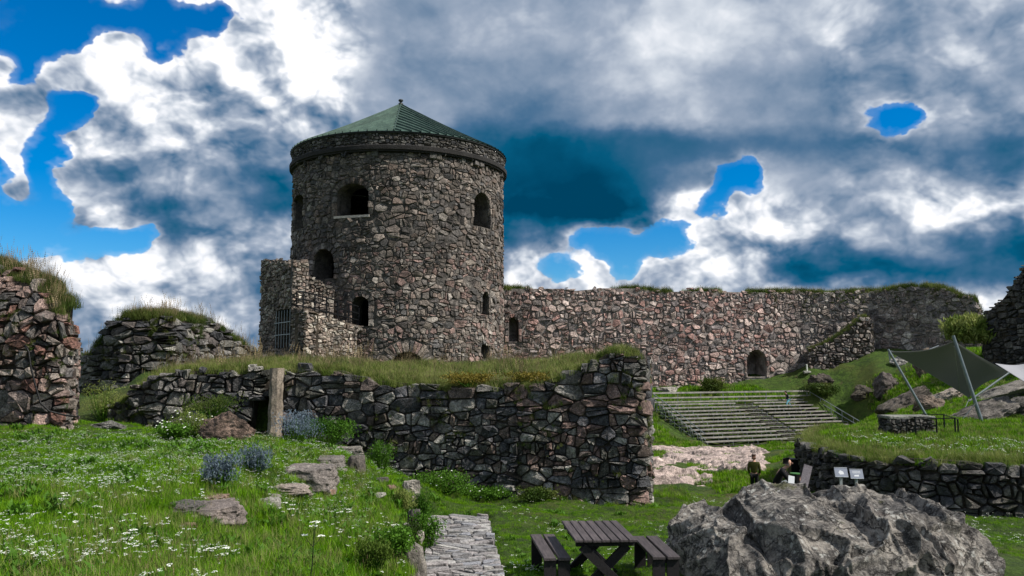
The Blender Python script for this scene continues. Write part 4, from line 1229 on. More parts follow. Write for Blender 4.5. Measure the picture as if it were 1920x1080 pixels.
# flagstone path
def build_path():
    a = W(803, 962, 18.3); b = W(915, 962, 18.3); c = W(790, 1080, 12.7); d = W(950, 1080, 12.7)
    root = bpy.data.objects.new('path', None); COL.objects.link(root); root.location = (float((a[0] + b[0]) / 2), 14.5, -3.2); root['kind'] = 'structure'; root['label'] = 'straight path of long grey flagstones leading to the terrace wall'
    rl = np.array(root.location); L = 18.3 - 9.2
    def M(u, v, n):
        t = v / 5.6; x0 = c[0] + (a[0] - c[0]) * t; x1 = d[0] + (b[0] - d[0]) * t
        return (x0 + (x1 - x0) * u / 1.3, 12.7 + v, -3.14 + n)
    rng = random.Random(77); objs = []
    MM = lambda u, v, n: M(u, v, n)
    for seedp, poly in rubble_cells(-.06, 1.36, -3.4, 5.6, .30, 2.5, rng, .45):
        e0 = .05 * mnoise.noise(Vector((seedp[1] * 3, 1, 0))); e1 = .05 * mnoise.noise(Vector((seedp[1] * 3, 9, 0)))
        for nx, ny, c_ in ((-1, 0, -e0), (1, 0, 1.3 + e1), (0, 1, 5.6), (0, -1, 3.4)):
            if len(poly) >= 3: poly = clip_poly(poly, nx, ny, c_)
        if len(poly) < 3: continue
        poly = inset(poly, rng.uniform(.005, .014))
        if len(poly) < 3 or area(poly) < .008: continue
        dz = rng.uniform(-.012, .028)
        g_ = stone_mesh(poly, .02, lambda u, v, n: M(u, v, n * .6 + dz), rng, 1, back=.12, rnd=.06)
        if g_ is None: continue
        Vn = np.array(g_[0]) - rl; ce = Vn.mean(0)
        mesh('flagstone', Vn, g_[1], S_PATH, root, loc=tuple(ce), tint=P_PATH[rng.randrange(len(P_PATH))] * rng.uniform(.8, 1.15))
    V = [np.array(M(u, v_, z)) - rl for z in (-.25, -.045) for u, v_ in ((.0, -3.4), (1.3, -3.4), (1.3, 5.58), (.0, 5.58))]
    mesh('joint_filling', V, [[3, 2, 1, 0], [4, 5, 6, 7], [0, 1, 5, 4], [1, 2, 6, 5], [2, 3, 7, 6], [3, 0, 4, 7]], MO_EARTH, root)
build_path()

# rocks of the slope on the right
G2 = 'rock outcrops on the grassy slope'
for (px, py, w, h, ry, tint, lab, sd) in [
    (1535, 722, 44, 22, 0, (84, 76, 68), 'small brown outcrop high on the slope behind the seating', 1),
    (1662, 735, 56, 34, -.5, (92, 84, 80), 'pointed dark outcrop above the left mast of the canopy', 2),
    (1620, 742, 50, 20, 0, (76, 70, 60), 'low brown outcrop adjoining the pointed one', 3),
    (1692, 768, 92, 34, -.55, (98, 90, 82), 'slanting dark slab left of the canopy mast foot', 4),
    (1690, 680, 36, 13, -.1, (150, 146, 140), 'pale flat stone in the grass above the canopy corner', 5),
    (1745, 700, 60, 46, -.6, (104, 92, 80), 'broken brown rock face under the canopy edge', 6),
    (1786, 745, 70, 22, -.35, (158, 146, 134), 'light slanting slab below the dark sail', 7),
    (1835, 790, 140, 30, -.42, (110, 104, 98), 'long slanting slab behind the foot of the main mast', 8),
    (1880, 745, 150, 24, -.32, (120, 114, 106), 'long ridge of grey rock reaching to the right edge', 9),
    (1915, 780, 100, 34, -.35, (92, 88, 84), 'dark rock rib at the right edge behind the platform', 10),
    (1740, 768, 50, 26, -.3, (116, 102, 90), 'mottled brown rock between the two masts', 12),
    (1250, 735, 50, 12, 0, (160, 154, 144), 'pale ledge at the foot of the curtain wall', 13),
]:
    p = Wg(px, py, 36); s = p.y / F
    rock('rock_outcrop', p, (w * s, max(1.2, w * s * .6), h * s * 1.5), sd + 90, ROCK, tint, rz=R.uniform(-.4, .1), ry=ry, label=lab, cat='rock', group=G2, sub=4, nplanes=11, rough=.16, sink=.35)

# ================================================================ PICNIC TABLE AND BENCHES
def wood_mat(name, col, dark):
    m, g, p = newmat(name)
    pos = g.n('ShaderNodeTexCoord').outputs['Object']
    pos = g.vmath('ADD', pos, g.vmath('MULTIPLY', g.n('ShaderNodeObjectInfo').outputs['Random'], (7., 9., 5.))) if False else pos
    n1 = g.noise(g.vmath('MULTIPLY', pos, (14, .9, 14)), 3, 6, .65); n2 = g.noise(g.vmath('MULTIPLY', pos, (1, 1, 1)), 3, 5, .6)
    c = g.mix(g.sstep(n1, .3, .7), dark, col); c = g.mix(g.sstep(n2, .4, .7, 0, .5), c, tuple(q * .5 for q in col))
    rnd = g.n('ShaderNodeObjectInfo').outputs['Random']; f = g.sstep(rnd, 0, 1, .78, 1.15, 'LINEAR')
    cc = g.n('ShaderNodeCombineColor', {0: f, 1: f, 2: f}); c = g.mix(1.0, c, cc.outputs[0], 'MULTIPLY')
    g.t.links.new(c, p.inputs['Base Color']); p.inputs['Roughness'].default_value = .75
    bump(g, p, n1, .5, .006)
    return m
WOOD = wood_mat('dark stained weathered board', srgb(92, 84, 84), srgb(58, 52, 54))
WOODD = wood_mat('timber tinted black for shade', srgb(44, 40, 42), srgb(22, 20, 22))  # shade on legs and undersides is painted into this black tone
def part_box(name, c, size, mat, parent, bev=.006, **k):
    mb = MB(); mb.box((0, 0, 0), size, bev=bev); o = mb.build(name, mat, parent); o.location = c
    o.rotation_euler = (k.get('rx', 0), k.get('ry', 0), k.get('rz', 0)); return o
def build_picnic():
    rz = rad(4)
    fl = W(1082, 1012, 12.0); fr = W(1197, 1014, 12.0)
    L = 1.5; wd = .89; zt = fl[2]; cx = (fl[0] + fr[0]) / 2 - .07; gz0 = -3.2
    r = empty('picnic_table', (cx, 12.0 + L / 2, gz0), 'dark wooden picnic table with slatted top on crossed legs', 'table', rz=rz)
    h = zt - gz0
    for i in range(7):
        x = -wd / 2 + wd * (i + .5) / 7
        part_box('plank', (x, R.uniform(-.012, .012), h - .02 + R.uniform(-.002, .002)), (wd / 7 - .014, L, .038), WOOD, r)
    for y in (-L / 2 + .13, L / 2 - .13):
        part_box('batten', (0, y, h - .075), (wd - .06, .07, .07), WOODD, r)
        for s in (-1, 1):
            mb = MB(); yy = y + s * .04 - .0
            a = Vector((s * .36, 0, -.0)); b = Vector((-s * .42, 0, -(h - .1)))
            mb.plank((s * .33, 0, h - .11), (-s * .44, 0, -.05), .075, .12, up=(1, 0, .8)); o = mb.build('leg', WOODD, r); o.location = (0, yy, 0)
    part_box('stretcher', (0, 0, h * .47), (.09, L - .3, .05), WOODD, r)
    def bench(fl_, fr_, d0, d1, bl, lab):
        a = W(*fl_, d0); b = W(*fr_, d0); c = W(*bl, d1)
        w = b[0] - a[0]; L = d1 - d0; rz = math.atan2(-(c[0] - a[0]), d1 - d0)
        zt = a[2]; r = empty('bench', ((a[0] + b[0]) / 2 + (c[0] - a[0]) / 2, (d0 + d1) / 2, gz0), lab, 'bench', 'benches at the picnic table', rz)
        h = zt - gz0; g_ = .035
        for s in (-1, 1):
            part_box('plank', (s * (w + g_) / 4, 0, h - .022), ((w - g_) / 2, L, .044), WOOD, r)
        for y in (-L / 2 + .10, L / 2 - .14):
            part_box('crosspiece', (0, y, h - .075), (w - .06, .05, .06), WOODD, r)
            for s in (-1, 1):
                part_box('leg', (s * (w * .25 + .004), y - .04 * (1 if y < 0 else -1), (h - .05) / 2 - .05), (w * .44, .045, h - .05 + .1), WOODD, r)
    bench((1020, 1046), (1071, 1046), 12.05, 13.75, (994, 1003), 'low dark two-plank bench on the left side of the picnic table')
    bench((1224, 1044), (1276, 1044), 12.15, 13.65, (1186, 1006), 'low dark two-plank bench between the picnic table and the boulder')
build_picnic()

# ================================================================ SEATING STAND
def build_stand():
    BL = Vector((12.15, 72, 0)); a = Vector((15.9, 7.1, 0)).normalized(); b = Vector((a.y, -a.x, 0)); Wd = 17.2
    r = empty('seating_stand', (BL + a * Wd / 2 + b * 3.5 + Vector((0, 0, -5.9))), 'open air seating stand of long grey planks on a steel frame', 'seating'); rl = Vector(r.location)
    PL = plain('weathered grey plank', srgb(146, 142, 136), .8, 0, 3, .4, .01); PD = plain('dark foot board', srgb(70, 66, 62), .85, 0, 3, .3, .01)
    n = 11; z0 = -3.12
    P = lambda u, v, z: BL + a * u + b * v + Vector((0, 0, z)) - rl
    zr = lambda k: z0 - .262 * k
    A0, A1 = .48 * Wd, .60 * Wd
    for k in range(n):
        v = .25 + .64 * k; z = zr(k)
        for (u0, u1) in ((.15, A0 - .12 * (k % 2)), (A1, Wd - .15)):
            m_ = 2
            for q in range(m_):
                x0 = u0 + (u1 - u0) * q / m_ + .01; x1 = u0 + (u1 - u0) * (q + 1) / m_ - .01
                mb = MB(); mb.plank(P(x0, v, z), P(x1, v, z), .32, .10); mb.build('seat_plank', PL, r)
            mb = MB(); mb.plank(P(u0, v + .32, z - .30), P(u1, v + .32, z - .30), .26, .04); mb.build('foot_plank', PD, r)
        for s in (0, 1):
            mb = MB(); mb.plank(P(A0 + .05, v + .32 * s, z - .12 - .13 * s), P(A1 - .05, v + .32 * s, z - .12 - .13 * s), .26, .04); mb.build('step', PL if s else PD, r)
    zb = lambda u, v: gz(*(BL + a * u + b * v)[:2]) - rl[2] - .1
    for u in np.linspace(0.05, Wd - .05, 8):
        mb = MB()
        for k in range(n):
            v = .25 + .64 * k; z = zr(k) - .04
            mb.bar(Vector((*P(u, v, 0)[:2], zb(u, v))), P(u, v, z), .07, n=4)
            mb.bar(P(u, v, z), P(u, v + .5, z), .06, n=4); mb.bar(P(u, v + .5, z), P(u, v + .5, z - .28), .06, n=4)
            if k < n - 1: mb.bar(P(u, v, z - .3), P(u, v + .64, z - .56), .06, n=4)
        mb.build('support_frame', STEEL, r)
    # guard rails at the sides
    for u, nm in ((-.05, 'guard_rail'), (Wd + .05, 'guard_rail')):
        mb = MB()
        for off in (1.0, .55): mb.bar(P(u, 0, z0 + off - .1), P(u, .64 * n, zr(n) + off - .1), .075, n=6)
        for k in range(0, n + 1, 2): mb.bar(P(u, .64 * k + .02, zr(k) - .5), P(u, .64 * k + .02, zr(k) + .9), .06, n=5)
        mb.build(nm, STEEL, r)
    # back guard
    for z, w in ((z0 + .98, .14), (z0 + .56, .12), (z0 + .2, .12)):
        mb = MB(); mb.plank(P(-.1, -.12, z), P(Wd + .1, -.12, z), .05, w); mb.build('back_board', PL, r)
    for u in np.linspace(.1, Wd - .1, 8):
        mb = MB(); mb.bar(Vector((*P(u, -.2, 0)[:2], zb(u, -.2))), P(u, -.2, z0 + 1.05), .07, n=5); mb.build('post', STEEL, r)
    for u in np.linspace(2.2, Wd - 2.6, 5):
        mb = MB(); mb.bar(P(u, -.2, z0 - .3), P(u + .9, -.2, z0 + .5), .05, n=4); mb.build('brace', STEEL, r)
build_stand()

# ================================================================ SAIL CANOPY
def build_canopy():
    POLE = plain('brushed steel mast', srgb(122, 132, 134), .4, .5, 6, .12, 0)
    CL = leaf_mat('grey sailcloth', [srgb(124, 125, 123), srgb(136, 137, 135)], .22, nscale=.3)
    CW = plain('pale sailcloth', srgb(150, 150, 154), .7, 0, 2, .08, 0)
    A = W(1666, 659, 34); B = W(1789, 640, 34.2); C = W(1817, 746, 38.5); D = W(1896, 700, 39)
    B2 = W(1787, 629, 34.1)
    base = Vector((A[0] + 3, 34.2, -2.2)); r = empty('sail_canopy', base, 'dark grey tensioned sail canopy hung from two leaning steel masts', 'canopy')
    def sail(c, n, sagx, sagy, name, mat):
        A, B, C, D = [np.array(q) for q in c]; V = []
        for i in range(n + 1):
            for j in range(n + 1):
                u, v = i / n, j / n
                # edges curve inwards
                uu = u + sagx * math.sin(math.pi * v) * (.5 - u) * 2 * .5; vv = v + sagy * math.sin(math.pi * u) * (.5 - v) * 2 * .5
                p = (A * (1 - uu) + B * uu) * (1 - vv) + (C * (1 - uu) + D * uu) * vv
                V.append(p - np.array(base))
        k = (n + 1); Fc = [[i * k + j, i * k + j + 1, (i + 1) * k + j + 1, (i + 1) * k + j] for i in range(n) for j in range(n)]
        # thickness
        m = len(V); V = V + [p + np.array((0, 0.01, .02)) for p in V]; F2 = [[q + m for q in f[::-1]] for f in Fc]
        rim = [i * k for i in range(k)], 
        o = mesh(name, V, Fc + F2, mat, r, smooth=True); return o
    sail((A, B, C, D), 22, .05, .16, 'sailcloth', CL)
    for nm, t, (bx, by), d, w in (('mast', B2, (1843, 794), 33.8, .15), ('mast', W(1665, 655, 34), (1749, 794), 33.6, .11)):
        f = W(bx, by, d); f[2] = gz(f[0], f[1]) - .1; mb = MB(); mb.bar(Vector(f) - base, Vector(t) - base, w, n=12, taper=.85); mb.build(nm, POLE, r, smooth=False)
    mb = MB(); mb.bar(np.array(W(1817, 752, 38.2)) - base, np.array(W(1896, 696, 38.8)) - base, .09, n=8); mb.build('strut', POLE, r)
    g = lambda px, py, d: (lambda q: Vector((q[0], q[1], gz(q[0], q[1]) - .05)) - base)(W(px, py, d))
    for a, b, w in ((W(1789, 650, 34), W(1800, 735, 38), .03), (W(1817, 748, 38.4), g(1799, 795, 36), .03), (W(1666, 660, 34), W(1669, 677, 34), .05), (W(1830, 755, 33.5), g(1800, 793, 33.6), .03), (W(1760, 648, 40), W(1720, 664, 37), .04), (W(1720, 664, 37), W(1667, 658, 34), .04)):
        mb = MB(); mb.bar(Vector(a) - base, Vector(b) - base if not isinstance(b, Vector) or b.length > 30 else b, w, n=4)
        mb.build('cable', STEEL, r)
    e = [tuple(np.array(A) + (np.array(B) - np.array(A)) * t + np.array((0, 0, -.42 * math.sin(math.pi * t) - .0)) - np.array(base)) for t in np.linspace(0, 1, 12)]
    # second, pale sail at the right edge
    A2 = W(1866, 682, 36.6); b2 = Vector((A2[0], 36.6, -2.2))
    r2 = empty('sail_canopy', b2, 'pale grey sail canopy entering the view at the right edge', 'canopy'); r_old = r
    P1, P2, P3, P4 = A2, W(1990, 640, 36), W(1930, 722, 35), W(2060, 740, 34); V = []; n = 14
    for i in range(n + 1):
        for j in range(n + 1):
            u, v = i / n, j / n
            p = (np.array(P1) * (1 - u) + np.array(P2) * u) * (1 - v) + (np.array(P3) * (1 - u) + np.array(P4) * u) * v
            p = p + np.array((0, 0, -.45 * math.sin(math.pi * u) * (1 - v) )); V.append(p - np.array(b2))
    k = n + 1; Fc = [[i * k + j, (i + 1) * k + j, (i + 1) * k + j + 1, i * k + j + 1] for i in range(n) for j in range(n)]
    m = len(V); V = V + [p + np.array((0, 0, .02)) for p in V]; Fc += [[q + m for q in f[::-1]] for f in Fc]
    mesh('sailcloth', V, Fc, CW, r2, smooth=True)
build_canopy()

# ================================================================ SMALL THINGS ON THE PLATFORM AND BELOW IT
def build_small():
    # plinth block of stone
    p = W(1712, 818, 27.4); z = gz(p[0], p[1]); bl = empty('stone_plinth', (p[0], p[1], z), 'squat block of dark masonry with a pale flat top on the platform', 'plinth')
    w, d, h = 1.42, .9, .66; seed = random.Random(9); cp_ = Poly([(p[0] - w / 2 + .02, p[1] + d), (p[0] - w / 2, p[1]), (p[0] + w / 2, p[1]), (p[0] + w / 2 + .02, p[1] + d)], .05)
    masonry(bl, cp_, 0, cp_.L, z + h - .08, z - .1, .2, 1.8, .04, S_PLAT, MO_DARK, P_DARK, 61, (), .3, .05, 60, thick=.3, detail=0, ragged=0, step=.15)
    mb = MB(); mb.box((0, d / 2, h - .03), (w + .06, d + .06, .10), bev=.02); mb.build('capstone', S_PLAT, bl, tint=np.array(srgb(128, 128, 120)))
    # low iron fence
    P = [W(1700, 812, 27.0), W(1717, 818, 26.0), W(1757, 820, 25.8), W(1792, 821, 25.6), W(1797, 814, 27.0), W(1771, 806, 28.6), W(1731, 804, 28.8)]
    G = [Vector((q[0], q[1], gz(q[0], q[1]))) for q in P]; base = Vector((G[2][0], G[2][1], G[2][2]))
    f = empty('iron_fence', base, 'knee high black iron fence ring beside the stone plinth', 'fence')
    for q in G:
        mb = MB(); mb.bar(q - base + Vector((0, 0, -.1)), q - base + Vector((0, 0, .60)), .05, n=6); mb.build('post', IRON, f)
    mb = MB(); mb.tube([q - base + Vector((0, 0, .58)) for q in G + [G[0]]], .015, 5); mb.build('rail', IRON, f)
    # information panels
    PAN = plain('blue grey panel', srgb(128, 134, 146), .5, 0, 3, .1, 0); PALE = plain('pale print', srgb(206, 208, 210), .6, 0, 5, .05, 0); LEG = plain('pale post', srgb(168, 172, 172), .5, .2, 5, .1, 0); FR = plain('panel edge', srgb(190, 194, 198), .5)
    for (px, py, lab, blob) in ((1574, 886, 'small slanted information panel with a pale drawing, left of a pair', 'a'), (1600, 889, 'small slanted information panel with lines of print, right of a pair', 'b')):
        c = W(px + (3 if blob == 'a' else 6), py, 20.0); zg = gz(c[0], c[1]); r = empty('information_panel', (c[0], c[1], zg), lab, 'sign', 'information panels below the platform'); H = c[2] - zg
        mb = MB(); mb.box((0, .03, H / 2 - .1), (.06, .04, H + .12), bev=.004); mb.build('post', LEG, r)
        tl_ = rad(50); o = part_box('panel', (0, 0, H), (.29, .24, .015), PAN, r, .003, rx=tl_, rz=0); o.rotation_euler = (tl_, 0, rad(-12))
        for q in ((0, .127), (0, -.127)):
            mb = MB(); mb.box((0, q[1], .010), (.29, .008, .012)); fo = mb.build('edge', FR, o)
        mb = MB()
        if blob == 'a': mb.add([(-.02, .06, .0085), (.05, .02, .0085), (.06, -.05, .0085), (-.03, -.06, .0085), (-.06, .0, .0085)], [(0, 4, 3, 2, 1)])
        else:
            for y in (.07, .045, .02): mb.add([(-.09, y, .0085), (.09, y, .0085), (.09, y + .01, .0085), (-.09, y + .01, .0085)], [(0, 1, 2, 3)])
            mb.add([(-.06, -.07, .0085), (.04, -.07, .0085), (.05, -.02, .0085), (-.05, -.03, .0085)], [(0, 1, 2, 3)])
        mb.build('print', PALE, o)
    # leaning board
    c = W(1496, 915, 20.8); zg = gz(c[0], c[1]); BD = wood_mat('silvery board', srgb(150, 142, 146), srgb(116, 108, 112))
    mb = MB(); mb.plank((0, 0, 0.0), (.36, .25, .98), .20, .03, up=(-.25, -1, 0)); o = mb.build('leaning_board', BD); o.location = (c[0], c[1], zg); tag(o, 'grey plank leaning at a slant against the end of the platform wall', 'board')
    c = W(1484, 912, 20.6); zg = gz(c[0], c[1]); r = empty('small_sign', (c[0], c[1], zg), 'little white card sign on a stake beside the leaning plank', 'sign'); hh = W(1484, 901, 20.6)[2] - zg
    part_box('board', (0, 0, hh), (.15, .012, .23), PALE, r, .002, rx=rad(-20), ry=rad(12)); mb = MB(); mb.bar((0, .02, -.05), (0, .02, hh), .03, n=5); mb.build('stake', LEG, r)
    BK = plain('black box', srgb(20, 20, 22), .5); GR = plain('green rim', srgb(70, 120, 60), .5)
    c = W(1489, 884, 26.2); r = empty('cable_box', (c[0], c[1], gz(c[0], c[1])), 'black box standing at the corner of the platform wall', 'box'); hh = W(1489, 861, 26.2)[2] - gz(c[0], c[1])
    part_box('body', (0, 0, hh / 2), (.27, .3, hh), BK, r, .02); part_box('lid', (0, 0, hh + .012), (.32, .34, .03), plain('grey lid', srgb(96, 98, 96), .6), r, .008)
    c = W(1491, 905, 21.6); r = empty('bin', (c[0], c[1], gz(c[0], c[1])), 'small black bin with a green rim beside the leaning plank', 'bin'); hh = W(1490, 888, 21.6)[2] - gz(c[0], c[1])
    mb = MB(); mb.tube([(0, 0, 0), (0, 0, hh)], [.09, .12], 12); mb.build('body', BK, r); mb = MB(); mb.tube([(0, 0, hh - .01), (0, 0, hh + .015)], [.125, .125], 12); mb.build('rim', GR, r)
    # white stake on a slab at the far slope
    p = Wg(1514, 700, 60, 90); s = p.y / F; r = empty('marker_post', p, 'short white marker post on a pale slab high on the slope', 'post')
    V, Fc = rock_geo((17 * s, 1.0, 7 * s), 5, 2); mesh('slab', [(a, b, c + .1) for a, b, c in V], Fc, S_PATH, r, tint=np.array(srgb(150, 150, 140)))
    mb = MB(); mb.bar((0, 0, 0), (-.06, 0, 17 * s), .16, n=6); mb.build('post', plain('white paint', srgb(225, 228, 215), .6), r)
    # hose on the broken wall
    pts = [(60, 648), (66, 660), (70, 690), (76, 715), (82, 735), (88, 755), (98, 770), (110, 778), (124, 782), (136, 779)]
    V = []
    for a, b in pts:
        u, v = on_wall(ap_, a, b, 0, ap_.c[4]); V.append(ap_.M(u, v, .26))
    c = Vector(V[0]); mb = MB(); mb.tube([Vector(q) - c for q in V], .022, 6); o = mb.build('cable', plain('black rubber', srgb(16, 16, 17), .5), smooth=True); o.location = c
    tag(o, 'black cable hanging across the boulders of the broken wall', 'cable')
build_small()

# ================================================================ PEOPLE
def skin(name, pts, edges, mat, parent, root=0, sub=2):
    me = bpy.data.meshes.new(name); me.from_pydata([p[:3] for p in pts], edges, []); me.materials.append(mat)
    o = bpy.data.objects.new(name, me); COL.objects.link(o); o.parent = parent
    o.modifiers.new('skin', 'SKIN').use_smooth_shade = True
    for i, d in enumerate(me.skin_vertices[0].data):
        d.radius = (pts[i][3], pts[i][4] if len(pts[i]) > 4 else pts[i][3]); d.use_root = i == root
    s = o.modifiers.new('sub', 'SUBSURF'); s.levels = s.render_levels = sub
    return o
SKINM = plain('skin', srgb(206, 160, 136), .6, 0, 5, .06, 0)
def person(loc, rz, H, pose, cols, label):
    """pose gives the joints for a figure 1.75 m tall facing -y"""
    r = empty('person', loc, label, 'person', rz=rz); k = H / 1.75
    J = {a: Vector(b) * k for a, b in pose.items()}
    def P(n, a, b=None): return (*J[n], a * k, (b or a) * k)
    def hand(sd):
        w = J['wrist' + sd]; e = J['elbow' + sd]; d = (w - e).normalized(); s = d.cross(Vector((0, 1, 0))).normalized()
        base = [(*w, .026 * k, .026 * k), (*(w + d * .07 * k), .034 * k, .018 * k)]; ed = [(0, 1)]
        for i, (o, L) in enumerate(((-.03, .075), (-.01, .09), (.012, .085), (.032, .065))):
            a = w + d * .08 * k + s * o * k; n = len(base); base += [(*(w + d * .05 * k + s * o * k), .010 * k), (*(a + d * L * .5 * k), .009 * k), (*(a + d * L * .9 * k + Vector((0, -.015, 0)) * k), .007 * k)]; ed += [(1, n), (n, n + 1), (n + 1, n + 2)]
        n = len(base); base += [(*(w + d * .03 * k - s * .04 * k), .012 * k), (*(w + d * .075 * k - s * .06 * k), .009 * k)]; ed += [(0, n), (n, n + 1)]
        return base, ed
    pts = [P('pelvis', .13, .10), P('waist', .12, .09), P('chest', .15, .11), P('neckbase', .07, .06), P('neck', .05), P('chin', .06, .07), P('head', .078, .095), P('crown', .06, .07)]
    ed = [(i, i + 1) for i in range(7)]
    for sd in 'LR':
        n = len(pts); pts += [P('shoulder' + sd, .06), P('elbow' + sd, .04), P('wrist' + sd, .026)]; ed += [(2, n), (n, n + 1), (n + 1, n + 2)]
        h, he = hand(sd); m = len(pts); pts += h[1:]; ed += [((n + 2) if a == 0 else m + a - 1, m + b - 1) for a, b in he]
        n = len(pts); pts += [P('hip' + sd, .085), P('knee' + sd, .055), P('ankle' + sd, .035), P('toe' + sd, .03)]; ed += [(0, n), (n, n + 1), (n + 1, n + 2), (n + 2, n + 3)]
    skin('body', pts, ed, SKINM, r)
    def cloth(name, col, chain, extra=None):
        pts = []; ed = []; idx = {}
        for ch in chain:
            prev = None
            for (n, a, b) in ch:
                if n not in idx: idx[n] = len(pts); pts.append(P(n, a, b))
                if prev is not None: ed.append((prev, idx[n]))
                prev = idx[n]
        return skin(name, pts, ed, plain(name + ' cloth', col, .85, 0, 6, .15, .01), r)
    cloth('jacket', cols[0], [[('pelvis', .155, .125), ('waist', .15, .12), ('chest', .175, .135), ('neckbase', .075, .07)]] + [[('chest', .175, .135), ('shoulder' + s, .078, .078), ('elbow' + s, .058, .058), ('wrist' + s, .042, .042)] for s in 'LR'])
    cloth('trousers', cols[1], [[('pelvis', .15, .12), ('hip' + s, .105, .105), ('knee' + s, .078, .078), ('ankle' + s, .06, .06)] for s in 'LR'])
    for s in 'LR':
        skin('shoe', [P('ankle' + s, .045), P('toe' + s, .042, .035)], [(0, 1)], plain('dark shoe', srgb(34, 30, 30), .6), r)
    hd = J['head']; up = (J['crown'] - J['chin']).normalized(); f = pose.get('face', (0, -1, 0)); fwd = Vector(f).normalized(); hv = []
    skin('hair', [(*(hd - fwd * .035 * k + up * .03 * k), .088 * k, .09 * k), (*(J['crown'] - fwd * .02 * k + up * .02 * k), .07 * k, .07 * k), (*(hd - fwd * .07 * k - up * .05 * k), .055 * k, .05 * k)], [(0, 1), (0, 2)], plain('hair', cols[2], .7, 0, 20, .2, .005), r)
    side = up.cross(fwd)
    mb = MB(); mb.box(tuple(hd + fwd * .10 * k - up * .02 * k), (.02 * k, .03 * k, .04 * k), bev=.005 * k); mb.build('nose', SKINM, r)
    for q in (-1, 1):
        e = MB(); e.tube([hd + fwd * .085 * k + side * q * .03 * k + up * .012 * k, hd + fwd * .096 * k + side * q * .03 * k + up * .012 * k], .008 * k, 6); e.build('eye', plain('eye', srgb(24, 20, 18), .3), r)
    return r
walk = dict(pelvis=(0, .05, .93), waist=(0, .0, 1.08), chest=(0, -.10, 1.30), neckbase=(0, -.17, 1.43), neck=(0, -.2, 1.49), chin=(0, -.24, 1.56), head=(0, -.26, 1.63), crown=(0, -.25, 1.71),
            shoulderL=(.17, -.13, 1.38), shoulderR=(-.17, -.13, 1.38), elbowL=(.22, -.05, 1.10), wristL=(.2, -.24, .92), elbowR=(-.22, .02, 1.10), wristR=(-.22, -.12, .88),
            hipL=(.09, .05, .88), hipR=(-.09, .05, .88), kneeL=(.1, -.22, .52), ankleL=(.1, -.16, .08), toeL=(.1, -.32, .03), kneeR=(-.1, .16, .5), ankleR=(-.1, .42, .12), toeR=(-.1, .32, .02))
stand = dict(walk, pelvis=(0, 0, .93), waist=(0, 0, 1.08), chest=(0, 0, 1.32), neckbase=(0, 0, 1.45), neck=(0, -.01, 1.5), chin=(0, -.03, 1.57), head=(0, -.03, 1.64), crown=(0, -.02, 1.72), shoulderL=(.19, 0, 1.39), shoulderR=(-.19, 0, 1.39),
             elbowL=(.24, .02, 1.12), wristL=(.2, -.14, .95), elbowR=(-.24, .02, 1.12), wristR=(-.2, -.14, .95), hipL=(.09, 0, .88), hipR=(-.09, 0, .88), kneeL=(.1, -.02, .5), ankleL=(.1, .02, .08), toeL=(.11, -.13, .03), kneeR=(-.1, -.02, .5), ankleR=(-.1, .02, .08), toeR=(-.11, -.13, .03))
sit = dict(walk, pelvis=(0, .1, .14), waist=(0, .14, .3), chest=(0, .12, .52), neckbase=(0, .07, .66), neck=(0, .04, .71), chin=(0, -.02, .76), head=(0, -.03, .83), crown=(0, .0, .91), shoulderL=(.19, .09, .6), shoulderR=(-.19, .09, .6),
           elbowL=(.22, -.14, .42), wristL=(.12, -.34, .5), elbowR=(-.22, -.14, .42), wristR=(-.12, -.34, .5), hipL=(.1, .05, .13), hipR=(-.1, .05, .13), kneeL=(.13, -.36, .46), ankleL=(.12, -.58, .08), toeL=(.12, -.73, .04), kneeR=(-.13, -.36, .46), ankleR=(-.12, -.58, .08), toeR=(-.12, -.73, .04))
p = W(1477, 736, 77.5); person((p[0], p[1], gz(p[0], p[1])), rad(-80), 1.62, walk, (srgb(22, 36, 42), srgb(120, 190, 205), srgb(20, 16, 16)), 'person in a dark top and light blue trousers walking behind the seating stand')
p = W(1415, 920, 24.2); person((p[0], p[1], gz(p[0], p[1])), rad(160), 1.16, stand, (srgb(66, 68, 20), srgb(20, 20, 22), srgb(96, 66, 52)), 'small person in an olive jacket and black trousers standing behind the boulder')
crouch = dict(walk, pelvis=(0, .16, .34), waist=(0, .12, .50), chest=(0, .0, .70), neckbase=(0, -.08, .83), neck=(0, -.12, .88), chin=(0, -.18, .92), head=(0, -.19, 1.0), crown=(0, -.16, 1.08), shoulderL=(.18, -.03, .78), shoulderR=(-.18, -.03, .78),
           elbowL=(.24, -.2, .55), wristL=(.12, -.42, .55), elbowR=(-.24, -.2, .55), wristR=(-.12, -.42, .55), hipL=(.1, .12, .32), hipR=(-.1, .12, .32), kneeL=(.16, -.28, .52), ankleL=(.13, -.02, .08), toeL=(.15, -.18, .03), kneeR=(-.16, -.28, .5), ankleR=(-.13, -.02, .08), toeR=(-.15, -.18, .03))
p = W(1466, 915, 22.6); person((p[0], p[1], gz(p[0], p[1])), rad(70), 1.72, crouch, (srgb(18, 17, 20), srgb(150, 158, 160), srgb(24, 18, 18)), 'person in a black jacket and pale trousers crouching behind the boulder')

